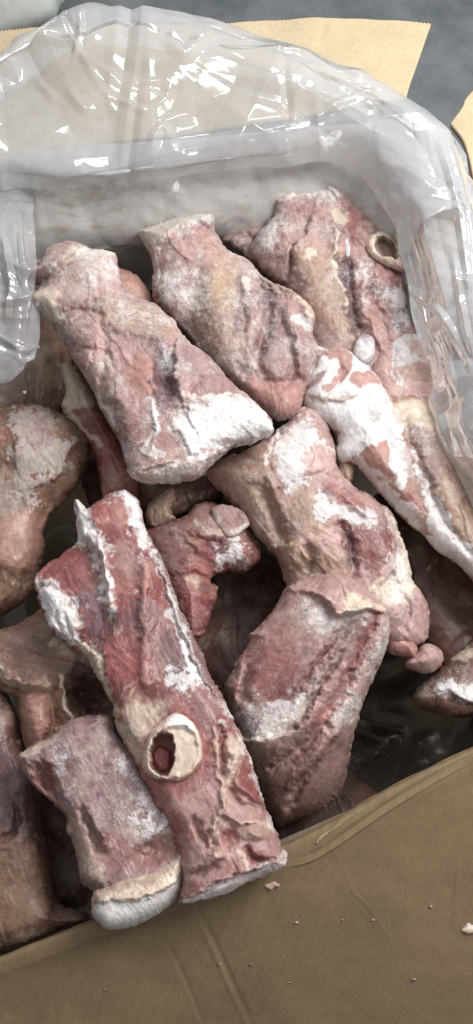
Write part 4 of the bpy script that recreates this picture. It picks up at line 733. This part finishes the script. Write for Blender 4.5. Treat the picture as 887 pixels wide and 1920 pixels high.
# --- big front cut (H)
Hm = meat("meat_piece", "long dark red front cut with a round open bone end, reaching over the near rim",
     [(140, 946), (150, 942), (163, 956), (172, 952), (200, 932), (222, 924), (240, 921), (262, 945), (272, 985), (290, 1020), (318, 1080), (338, 1140), (368, 1200), (392, 1260), (425, 1325), (455, 1385), (465, 1410), (488, 1475), (505, 1535), (530, 1590), (536, 1612), (515, 1630), (460, 1655), (415, 1675), (375, 1684), (345, 1692), (334, 1688), (338, 1650), (320, 1560), (270, 1470), (235, 1400), (212, 1350), (212, 1320), (195, 1292), (183, 1275), (170, 1245), (145, 1225), (125, 1205), (98, 1190), (82, 1150), (68, 1110), (66, 1090), (90, 1060), (118, 1040), (143, 1018), (144, 985)],
     0.008, 32, g=(0.0, 0.003), R=46, base='red', frost=0.22, seed=64, fibre=66, crust=2.8, feats=[
     ('c', 'deepred', 0.35, 18, 10, z4(340, 200, 420, 260, 500, 420, 500, 640, 400, 700, 360, 500)), ('c', 'purple', 0.8, 10, 16, zJ(380, 140, 500, 120, 530, 260, 500, 400, 420, 340)), ('c', 'purple', 0.75, 8, 22, zJ(780, 330, 880, 380, 900, 580, 800, 600, 760, 480)),
     ('c', 'purple', 0.55, 10, 20, zJ(540, 240, 700, 200, 760, 280, 640, 330, 560, 330)), ('c', 'deepred', 0.7, 10, 16, zK(400, 1020, 560, 1000, 680, 1100, 700, 1300, 560, 1300, 380, 1180)),
     ('c', 'pink', 0.6, 12, 12, z4(350, 240, 440, 280, 460, 330, 380, 340)), ('l', 'salmon', 0.6, 8, z4(440, 300, 435, 420, 440, 640)), ('r', 12, 5, z4(430, 280, 435, 420, 440, 640)), ('c', 'mauve', 0.5, 8, 14, z4(420, 420, 500, 430, 520, 560, 450, 600)),
     ('c', 'white', 0.8, 9, 14, z4(222, 105, 262, 110, 270, 180, 310, 235, 330, 300, 345, 420, 325, 430, 300, 330, 280, 245, 232, 230)), ('r', 8, 5, z4(245, 120, 255, 200, 300, 250, 320, 330, 335, 420)), ('f', 0.48, 13, 16, z4(222, 105, 262, 110, 275, 180, 320, 240, 310, 270, 280, 245, 232, 230)),
     ('s', 40, -7, z4(300, 240, 320, 330, 335, 430)), ('f', 0.60, 13, 22, z4(300, 90, 370, 60, 420, 110, 450, 220, 425, 290, 400, 200, 370, 110)), ('c', 'white', 0.5, 10, 18, z4(370, 75, 415, 110, 450, 220, 425, 270, 400, 180)),
     ('c', 'white', 0.8, 9, 16, zJ(170, 70, 205, 90, 300, 135, 350, 190, 392, 270, 382, 340, 345, 385, 285, 355, 232, 305, 212, 200)), ('z', 7, 5, zJ(200, 150, 300, 150, 350, 190, 392, 270, 382, 340, 345, 385, 285, 355, 232, 305)), ('f', 0.36, 12, 16, zJ(170, 70, 205, 90, 350, 190, 392, 270, 345, 385, 232, 305, 212, 200)),
     ('r', 4, -3, zJ(330, 260, 345, 340)), ('r', 4, -3, zJ(290, 240, 300, 330)), ('s', 26, -5, zJ(300, 130, 360, 190, 400, 280, 380, 370)),
     ('c', 'cream', 0.9, 5, 8, zJ(370, 385, 440, 400, 500, 440, 530, 560, 560, 680, 620, 840, 570, 860, 540, 720, 490, 560, 460, 545, 440, 500, 420, 430)), ('r', 9, 5, zJ(400, 410, 460, 440, 490, 520, 530, 640)), ('b', *zJ(455, 490)[0], 12, 24, 10, 5),
     ('s', 60, 5, zJ(560, 700, 520, 560, 500, 440, 440, 400)), ('l', 'white', 0.9, 9, z4(505, 370, 525, 440, 545, 530, 570, 620)), ('c', 'ice', 0.9, 4, 8, zJ(795, 200, 850, 240, 890, 300, 880, 360, 800, 270)), ('fl', 0.39, 12, z4(460, 260, 500, 370, 560, 540, 600, 640, 680, 730)),
     ('f', 0.56, 11, 16, z4(490, 600, 570, 600, 570, 650, 500, 650)), ('c', 'mauve', 0.75, 6, 10, z4(460, 240, 530, 380, 620, 580, 730, 770, 680, 740, 600, 640, 540, 500, 490, 360)), ('s', 34, 9, z4(690, 740, 600, 620, 530, 470, 480, 330, 440, 210)),
     ('z', 24, -9, z4(470, 200, 540, 360, 640, 560, 760, 780, 800, 860, 700, 760, 600, 620, 530, 470, 480, 330, 430, 180)), ('z', 16, -7, z4(100, 330, 220, 220, 300, 260, 325, 420, 330, 500, 260, 560, 140, 440)),
     ('c', 'cream', 0.65, 16, 10, zR(0, 130, 180, 120, 100, 230, 40, 340, 20, 420, -40, 300)), ('z', 30, -3, zR(20, 470, 40, 300, 160, 140, 330, 170, 430, 380, 330, 600, 100, 600)), ('z', 3, -15, zR(100, 330, 150, 282, 205, 284, 228, 330, 228, 420, 210, 495, 165, 510, 110, 475, 90, 400)), ('c', 'red', 0.7, 8, 14, zR(190, 60, 280, 40, 320, 170, 360, 230, 250, 170)), ('c', 'mauve', 0.7, 10, 14, zR(300, 30, 420, 60, 470, 260, 380, 260, 300, 120)),
     ('c', 'pink', 0.8, 14, 14, zR(130, 560, 400, 520, 480, 300, 560, 330, 560, 560, 760, 700, 830, 960, 500, 1040, 260, 1180, 240, 1000, 300, 800)),
     ('c', 'red', 0.75, 6, 12, zR(80, 540, 300, 540, 340, 590, 160, 620)), ('r', 7, -7, zR(470, 250, 490, 400, 480, 500)), ('l', 'deepred', 0.7, 7, zR(475, 280, 490, 400, 480, 480)), ('b', *zR(550, 380)[0], 26, 40, 20, 8), ('c', 'cream', 0.5, 6, 8, zR(500, 280, 600, 320, 580, 480, 500, 540)),
     ('fl', 0.45, 9, zR(480, 220, 560, 270, 620, 370, 640, 420)), ('l', 'fat', 0.45, 6, zR(440, 260, 460, 480, 485, 640, 430, 740, 420, 860, 445, 900)), ('r', 5, 4, zR(440, 260, 460, 480, 485, 640, 430, 740, 420, 860, 445, 900)), ('r', 7, -7, zR(410, 800, 430, 880, 380, 840, 330, 740)),
     ('c', 'deepred', 0.6, 5, 8, zR(600, 400, 640, 440, 720, 640, 680, 650, 540, 530)), ('s', 26, 6, zR(710, 660, 620, 610, 540, 530, 600, 400)), ('s', 22, 5, zR(680, 760, 560, 740, 470, 690)), ('l', 'fat', 0.6, 5, zR(430, 740, 540, 740, 700, 750, 750, 800)), ('b', *zR(510, 820)[0], 20, 17, 0, -6), ('c', 'red', 0.6, 5, 8, zR(470, 790, 560, 790, 570, 860, 480, 860)),
     ('b', *zR(650, 800)[0], 34, 13, 5, 5), ('c', 'tan', 0.6, 5, 6, zR(560, 780, 740, 790, 720, 830, 600, 830)), ('r', 6, -7, zR(600, 880, 680, 950, 740, 940)), ('c', 'deepred', 0.65, 4, 8, zR(600, 890, 700, 900, 740, 940, 680, 980, 620, 940)), ('l', 'fat', 0.6, 5, zR(560, 880, 610, 940, 600, 1010)),
     ('s', 24, 6, zR(340, 960, 420, 920, 440, 870)), ('c', 'mauve', 0.5, 6, 10, zR(240, 780, 420, 900, 400, 980, 300, 1000)), ('c', 'red', 0.5, 8, 8, zR(280, 1040, 440, 1060, 500, 960, 600, 960, 560, 1010, 320, 1160)),
     ('r', 6, -5, zR(290, 1020, 400, 1000, 470, 940)), ('r', 6, -4, zR(500, 560, 580, 640, 660, 680)),
     ('c', 'white', 0.75, 8, 9, zR(250, 1215, 300, 1160, 440, 1075, 560, 1015, 700, 975, 830, 935, 845, 975, 800, 1020, 560, 1125, 380, 1195, 290, 1225)), ('c', 'pink', 0.25, 3, 4, zR(500, 1040, 830, 935, 845, 975, 560, 1100)), ('s', 30, 5, zR(830, 930, 700, 970, 560, 1010, 440, 1070, 300, 1160)),
     ('fl', 0.26, 12, zR(600, 400, 700, 580, 760, 760, 830, 930))])
Hring = meat("bone_end", None, zR(50, 470, 60, 360, 110, 260, 185, 195, 240, 165, 320, 210, 365, 280, 385, 380, 370, 450, 310, 520, 250, 550, 160, 545, 90, 520), 0.0395, 13, R=15, base='bone', frost=0.05, parent=Hm, seed=65, crust=0.6, lump=0.3, rough=0.25, step=1.2, feats=[
     ('c', 'white', 0.8, 9, 7, zR(185, 170, 250, 165, 330, 220, 350, 260, 260, 270, 190, 230)), ('c', 'fat', 0.7, 6, 3, zR(230, 290, 330, 290, 380, 380, 340, 460, 240, 500, 215, 420)),
     ('z', 4, -4.5, zR(110, 330, 180, 270, 300, 260, 355, 330, 365, 410, 310, 480, 220, 520, 140, 500, 100, 420)), ('z', 2.5, -26, zR(105, 330, 150, 288, 200, 290, 222, 330, 222, 420, 205, 490, 165, 505, 115, 470, 95, 400)),
     ('c', 'deepred', 0.97, 2, 1.5, zR(105, 330, 150, 288, 200, 290, 222, 330, 222, 420, 205, 490, 165, 505, 115, 470, 95, 400)), ('l', 'salmon', 0.6, 6, zR(50, 400, 60, 480, 110, 530, 200, 552, 320, 520, 375, 430)), ('l', 'pink', 0.4, 6, zR(60, 380, 100, 290, 180, 220)), ('l', 'red', 0.5, 4, zR(60, 480, 130, 540, 240, 555, 320, 520))])
meat("marrow", None, zR(100, 400, 130, 350, 180, 350, 215, 390, 210, 470, 170, 500, 125, 480), 0.0275, 5, R=9, base='red', frost=0.15, parent=Hm, seed=66, crust=0.8, step=1.2, lump=0.6, rough=1.2)

meat("sawn_face", None, zR(256, 1210, 300, 1165, 440, 1082, 560, 1026, 700, 986, 828, 944, 842, 978, 800, 1022, 560, 1124, 380, 1194, 290, 1222), 0.0235, 9, R=9, base='cream', frost=0.5, parent=Hm, seed=69, crust=0.9, step=1.2, lump=0.3, rough=0.5,
     feats=[('c', 'pink', 0.35, 4, 6, zR(560, 1040, 828, 944, 842, 978, 700, 1040))])

# --- front left cut with pale cap (I)
Im = meat("meat_piece", "front left cut ending in a thick pale cap, with an open hollow higher up",
     [(35, 1420), (50, 1405), (62, 1395), (85, 1388), (105, 1372), (135, 1348), (165, 1342), (198, 1338), (215, 1348), (218, 1370), (235, 1392), (262, 1415), (280, 1450), (295, 1485), (315, 1515), (328, 1530), (342, 1545), (350, 1570), (350, 1600), (345, 1650), (325, 1690), (290, 1716), (245, 1736), (205, 1742), (190, 1733), (172, 1708), (178, 1672), (150, 1650), (142, 1600), (128, 1560), (122, 1530), (98, 1505), (60, 1470), (44, 1445)],
     0.004, 28, g=(0.0, 0.002), R=38, base='mauve', frost=0.28, seed=67, fibre=65, feats=[
     ('b', *zI(225, 170)[0], 24, 48, -28, -16), ('c', 'red', 0.7, 6, 6, zI(150, 90, 220, 70, 270, 130, 295, 240, 200, 190)), ('l', 'salmon', 0.7, 8, zI(100, 60, 160, 160, 260, 250, 310, 290)), ('f', 0.28, 15, 18, zI(250, 30, 320, 20, 320, 180, 280, 160)), ('l', 'cream', 0.5, 10, zI(100, 50, 200, 10, 300, -40)),
     ('r', 8, -7, zI(400, 310, 440, 380, 480, 490)), ('r', 10, 5, zI(440, 300, 480, 400, 520, 460)), ('c', 'red', 0.35, 10, 14, zI(480, 400, 620, 440, 600, 560, 500, 600)), ('f', 0.32, 15, 24, zI(580, 60, 700, 160, 800, 300, 820, 370, 700, 360, 600, 160)), ('f', 0.32, 13, 20, zI(630, 350, 740, 350, 740, 440, 660, 440)),
     ('c', 'white', 0.8, 9, 10, zI(770, 310, 820, 305, 832, 360, 790, 378)), ('z', 4, 4, zI(770, 310, 820, 305, 832, 360, 790, 378)), ('b', *zI(730, 500)[0], 52, 26, -25, -10), ('c', 'salmon', 0.6, 10, 6, zI(640, 500, 800, 430, 860, 380, 860, 480, 760, 560, 650, 560)), ('c', 'brown', 0.4, 12, 8, zI(540, 520, 720, 500, 760, 550, 600, 590)), ('f', -0.3, 10, 6, zI(620, 480, 860, 380, 860, 500, 740, 570, 600, 580)),
     ('c', 'tan', 0.5, 12, 8, zI(310, 360, 400, 330, 500, 560, 440, 640, 370, 560)), ('c', 'fat', 0.7, 6, 8, zI(460, 575, 505, 580, 505, 640, 480, 640))])
meat("cartilage_cap", None, zI(445, 690, 500, 655, 570, 605, 650, 590, 720, 572, 790, 540, 850, 470, 868, 400, 888, 470, 885, 560, 865, 680, 800, 760, 720, 815, 640, 850, 560, 868, 505, 865, 470, 835, 436, 785), 0.016, 20, g=(0, 0.0), R=26, base='fat', frost=0.18, parent=Im, seed=68, crust=1.3, lump=0.9, rough=0.9, step=1.3, under=1.3, feats=[
     ('c', 'ice', 0.85, 4, 4, zI(436, 785, 470, 745, 540, 725, 620, 725, 700, 715, 800, 660, 865, 600, 870, 680, 800, 765, 640, 855, 505, 868)), ('s', 26, 5, zI(865, 600, 800, 665, 700, 715, 620, 725, 540, 728, 450, 745)), ('l', 'tan', 0.6, 12, zI(480, 690, 600, 650, 720, 630, 800, 580)), ('f', -0.1, 4, 4, zI(436, 785, 540, 725, 700, 715, 870, 600, 870, 680, 640, 855))])
# ------------------------------------------------------------------ the bag
bag = tag(empty("plastic_bag", (0.0, 0.45, -0.2)), "clear crumpled plastic liner bag spilling out of the box over its far flap", "bag")
edge = [(-120, 180), (0, 106), (60, 62), (150, 9), (215, 13), (380, 45), (520, 90), (690, 146), (760, 182), (838, 240), (872, 310), (890, 365)]
def rowz(pts, z, dy=0, dx=0): return [(x + dx, y + dy, z) for x, y in pts]
back = [
    rowz(edge, 0.010, 70),
    rowz(edge, 0.013, 15),
    rowz(edge, 0.016, 0),
    rowz(edge, 0.0185, 6),
    rowz(edge, 0.024, 30),
    [(-120, 240, .034), (0, 175, .034), (70, 140, .034), (150, 90, .036), (230, 90, .036), (380, 110, .035), (510, 145, .034), (660, 180, .034), (730, 215, .034), (790, 270, .034), (825, 330, .034), (850, 390, .034)],
    [(-120, 300, .034), (0, 250, .034), (80, 235, .034), (160, 215, .036), (250, 210, .036), (390, 205, .034), (500, 210, .034), (620, 225, .034), (690, 250, .032), (735, 300, .03), (770, 350, .03), (800, 410, .03)],
    [(-120, 350, .028), (0, 300, .028), (95, 315, .028), (190, 312, .028), (290, 300, .028), (400, 288, .027), (520, 272, .027), (600, 262, .026), (670, 275, .024), (715, 325, .02), (745, 380, .018), (780, 430, .014)],
    [(-120, 375, .02), (0, 322, .02), (95, 332, .02), (190, 328, .021), (290, 316, .021), (400, 304, .02), (520, 288, .02), (600, 279, .019), (670, 296, .017), (712, 350, .013), (742, 405, .009), (774, 455, .004)],
    [(-120, 405, .008), (0, 348, .008), (95, 354, .008), (190, 348, .009), (290, 336, .009), (400, 324, .008), (520, 308, .008), (600, 300, .007), (665, 322, .004), (708, 375, .002), (738, 430, .0), (768, 480, -.006)],
]
T1 = [(14, 2.5, [(145, 92), (190, 125), (235, 155)]), (10, 2.2, [(200, 172), (240, 195), (280, 215)]), (16, 3.0, [(280, 215), (310, 190), (322, 150)]), (9, 2.5, [(240, 153), (285, 156), (322, 150)]),
      (18, 3.5, [(310, 68), (345, 108), (382, 70)]), (12, 3.0, [(400, 103), (500, 115), (570, 128), (632, 143)]), (14, 3.0, [(632, 143), (690, 147)]), (10, 3.0, [(535, 250), (600, 225), (650, 195), (685, 176)]),
      (16, 3.2, [(280, 292), (305, 238), (330, 292)]), (12, 2.6, [(60, 130), (90, 165), (100, 180)]), (14, 2.6, [(120, 150), (145, 190), (170, 210)]), (10, 2.5, [(150, 9), (148, 60), (135, 110)]), (12, 2, [(420, 205), (470, 190), (540, 205), (590, 185)]),
      (12, 3, [(60, 60), (140, 70), (220, 50), (300, 70)])]
sheet("outer_fold", back, BAG, parent=bag, nu=520, nv=460, fac=(55, 5, 1.8), tents=T1, lump=1.0, seed=3, rr=(90, 360))
# frosted back of the liner, stuck to the wall of the box
liner = [
    [(-150, 315, .006), (150, 275, .006), (400, 255, .006), (650, 232, .006), (770, 240, .006), (840, 330, .012), (900, 480, .012)],
    [(-150, 340, .002), (150, 300, .002), (400, 275, .002), (640, 255, .002), (730, 280, .002), (790, 390, .0), (850, 540, -.005)],
    [(-150, 430, -.014), (130, 385, -.014), (300, 360, -.014), (420, 345, -.014), (600, 325, -.014), (700, 370, -.014), (770, 500, -.022), (830, 640, -.022)],
    [(-150, 530, -.05), (120, 475, -.05), (300, 445, -.05), (420, 435, -.05), (600, 405, -.05), (690, 460, -.05), (760, 580, -.07), (820, 700, -.07)],
    [(-150, 640, -.14), (120, 565, -.14), (300, 540, -.14), (420, 530, -.14), (600, 500, -.14), (670, 560, -.13), (740, 680, -.15), (800, 800, -.15)]]
sheet("frosted_liner", liner, BAG_FROST, parent=bag, nu=360, nv=240, fac=(40, 8, 1.6), lump=3.5, seed=6, rr=(60, 160))
# right hand side: long folds running down beside the meat
right = [
    [(690, 185, .03), (705, 300, -.005), (738, 430, -.018), (762, 520, -.018), (772, 590, -.018), (790, 650, -.014), (812, 720, -.014), (805, 760, -.02), (835, 850, -.024), (872, 930, -.024), (920, 1020, -.024)],
    [(730, 190, .04), (745, 300, .01), (770, 430, -.005), (790, 520, -.01), (805, 600, -.01), (825, 680, -.005), (840, 740, -.005), (840, 790, -.01), (860, 860, -.015), (900, 940, -.015), (950, 1020, -.015)],
    [(780, 215, .045), (790, 310, .03), (805, 430, .015), (820, 530, .012), (835, 620, .01), (850, 700, .01), (865, 760, .01), (880, 820, .01), (910, 880, .008), (950, 950, .005), (990, 1020, .005)],
    [(840, 245, .04), (860, 330, .035), (880, 440, .03), (895, 540, .03), (910, 640, .03), (925, 720, .03), (945, 790, .03), (965, 850, .03), (990, 910, .025), (1020, 970, .02), (1050, 1040, .02)],
    [(838, 240, .022), (872, 310, .022), (900, 420, .02), (925, 540, .02), (950, 640, .02), (975, 720, .02), (1000, 790, .02), (1020, 850, .02), (1050, 910, .02), (1080, 970, .01), (1110, 1040, .01)]]
T2 = [(20, 3.5, [(728, 190), (722, 260), (735, 340), (745, 420), (752, 520)]), (22, 3.5, [(770, 240), (790, 330), (800, 430), (830, 540), (850, 640)]), (16, 3, [(745, 400), (770, 480), (800, 580), (830, 680), (835, 730)]),
      (12, 4, [(820, 250), (850, 350), (870, 460), (880, 560)]), (18, 3.5, [(775, 550), (800, 600), (815, 660), (830, 730)]), (10, 4, [(770, 545), (830, 590), (880, 690)]), (10, 3, [(800, 740), (850, 830), (887, 900)]), (10, 3, [(850, 480), (870, 600), (887, 680)])]
sheet("side_fold", right, BAG_SIDE, parent=bag, nu=460, nv=240, fac=(35, 11, 1.8), tents=T2, lump=1.2, seed=8, rr=(60, 260))
# left: loose corner of film hanging down over the meat
left = [
    [(-80, 350, .0), (0, 335, .0), (30, 335, .0), (62, 345, -.008)],
    [(-80, 450, .03), (0, 425, .03), (38, 420, .028), (66, 440, .006)],
    [(-80, 540, .03), (0, 520, .03), (40, 510, .032), (66, 530, .012)],
    [(-80, 640, .015), (0, 620, .018), (40, 610, .02), (76, 620, .006)],
    [(-80, 700, .0), (0, 712, .0), (40, 690, .002), (72, 655, -.004)],
    [(-80, 690, -.02), (0, 690, -.02), (40, 675, -.02), (66, 645, -.02)]]
sheet("corner_fold", left, BAG, parent=bag, nu=200, nv=320, fac=(50, 14, 2.5), lump=3, seed=12, rr=(30, 100), tents=[(10, 5, [(0, 430), (20, 520), (10, 600)]), (8, 4, [(42, 400), (40, 470), (52, 560), (45, 640)]), (12, 4, [(0, 570), (40, 560), (66, 540)])])
left2 = [
    [(-80, 640, -.02), (0, 600, -.02), (60, 580, -.03), (105, 600, -.05)],
    [(-80, 690, -.03), (0, 670, -.03), (70, 650, -.035), (118, 660, -.05)],
    [(-80, 750, -.035), (0, 745, -.035), (60, 740, -.04), (112, 740, -.06)],
    [(-80, 790, -.06), (0, 780, -.06), (60, 775, -.07), (100, 770, -.08)]]
sheet("corner_fold", left2, BAG_LOW, parent=bag, nu=140, nv=120, fac=(20, 15, 2), lump=3, seed=13)
# thin film inside the box against the near wall and over the bottom
near_l = [
    [(-260, 1905, -.018), (150, 1742, -.018), (540, 1588, -.018), (760, 1470, -.018), (1000, 1350, -.018)],
    [(-250, 1885, -.05), (150, 1715, -.05), (530, 1562, -.05), (760, 1445, -.05), (1000, 1330, -.05)],
    [(-240, 1830, -.12), (150, 1665, -.12), (520, 1505, -.12), (740, 1390, -.12), (980, 1240, -.12)],
    [(-220, 1690, -.19), (150, 1540, -.19), (500, 1400, -.19), (720, 1290, -.19), (960, 1170, -.19)],
    [(-200, 1500, -.235), (150, 1400, -.235), (500, 1250, -.235), (700, 1150, -.235), (940, 1030, -.235)],
    [(-180, 900, -.24), (150, 850, -.24), (450, 780, -.24), (680, 720, -.24), (860, 700, -.24)]]
sheet("inner_liner", near_l, BAG_LOW, parent=bag, nu=300, nv=260, fac=(25, 17, 1.6), lump=3, seed=15, rr=(50, 180), tents=[(10, 5, [(660, 1350), (700, 1368), (760, 1378)]), (8, 4, [(560, 1400), (640, 1380), (720, 1395)]), (10, 4, [(640, 1350), (560, 1320), (540, 1260)])])

# ------------------------------------------------------------------ crumbs on the near flap
from mathutils.bvhtree import BVHTree
_nb = BVHTree.FromPolygons([v.co + near.location + box.location for v in near.data.vertices], [tuple(p.vertices) for p in near.data.polygons])
def flap_z(x, y):
    q = PV(x, y, -0.02); h = _nb.ray_cast(Vector(CAM), (q - Vector(CAM)).normalized())[0]
    return h.z if h is not None else -0.03
def crumb(x, y, r, seed, label, alb='fat', group=None):
    rs = np.random.RandomState(seed); n = 11
    r = r * (1.0 if r > 10 else 0.8)
    ol = [(x + r * (0.6 + 0.8 * rs.rand()) * math.cos(2 * math.pi * i / n), y + r * 0.6 * (0.6 + 0.8 * rs.rand()) * math.sin(2 * math.pi * i / n)) for i in range(n)]
    zt = flap_z(x, y) + 0.0004
    o = meat("meat_crumb", label, ol, zt, 0.9 + r * 0.09, R=max(2, r * 0.8), base='fat' if r > 10 else 'tan', frost=0.12 if r > 10 else -0.3, step=max(0.8, r / 6), seed=seed, crust=0.5, cat="crumb", lump=0.2, rough=0.3)
    o["group"] = "meat crumbs on the near flap"
    return o
CR = [(510, 1660, 11, "pale crumb just below the sawn lower edge of the front cut"), (556, 1730, 5, "small crumb on the near flap, between the score lines and the tear"),
      (470, 1808, 4, "small crumb on the near flap beside the long score line, low in the picture"), (412, 1808, 4, "tiny crumb lying right on the long score line of the near flap"),
      (542, 1842, 3.5, "tiny crumb on the near flap, lowest of those near its middle"), (880, 1740, 17, "pale scrap at the right edge of the near flap, largest of all"), (808, 1700, 5, "small crumb on the near flap left of the pale scrap at the edge"),
      (775, 1836, 8, "flat pale crumb low on the near flap below the branching crack"), (700, 1725, 4, "small crumb beside the thin branching crack in the near flap"), (642, 1725, 3, "tiny crumb just left of the thin branching crack"), (197, 1855, 3, "tiny crumb alone on the shaded left part of the near flap")]
for i, (x, y, r, lb) in enumerate(CR): crumb(x, y, r, 200 + i, lb)
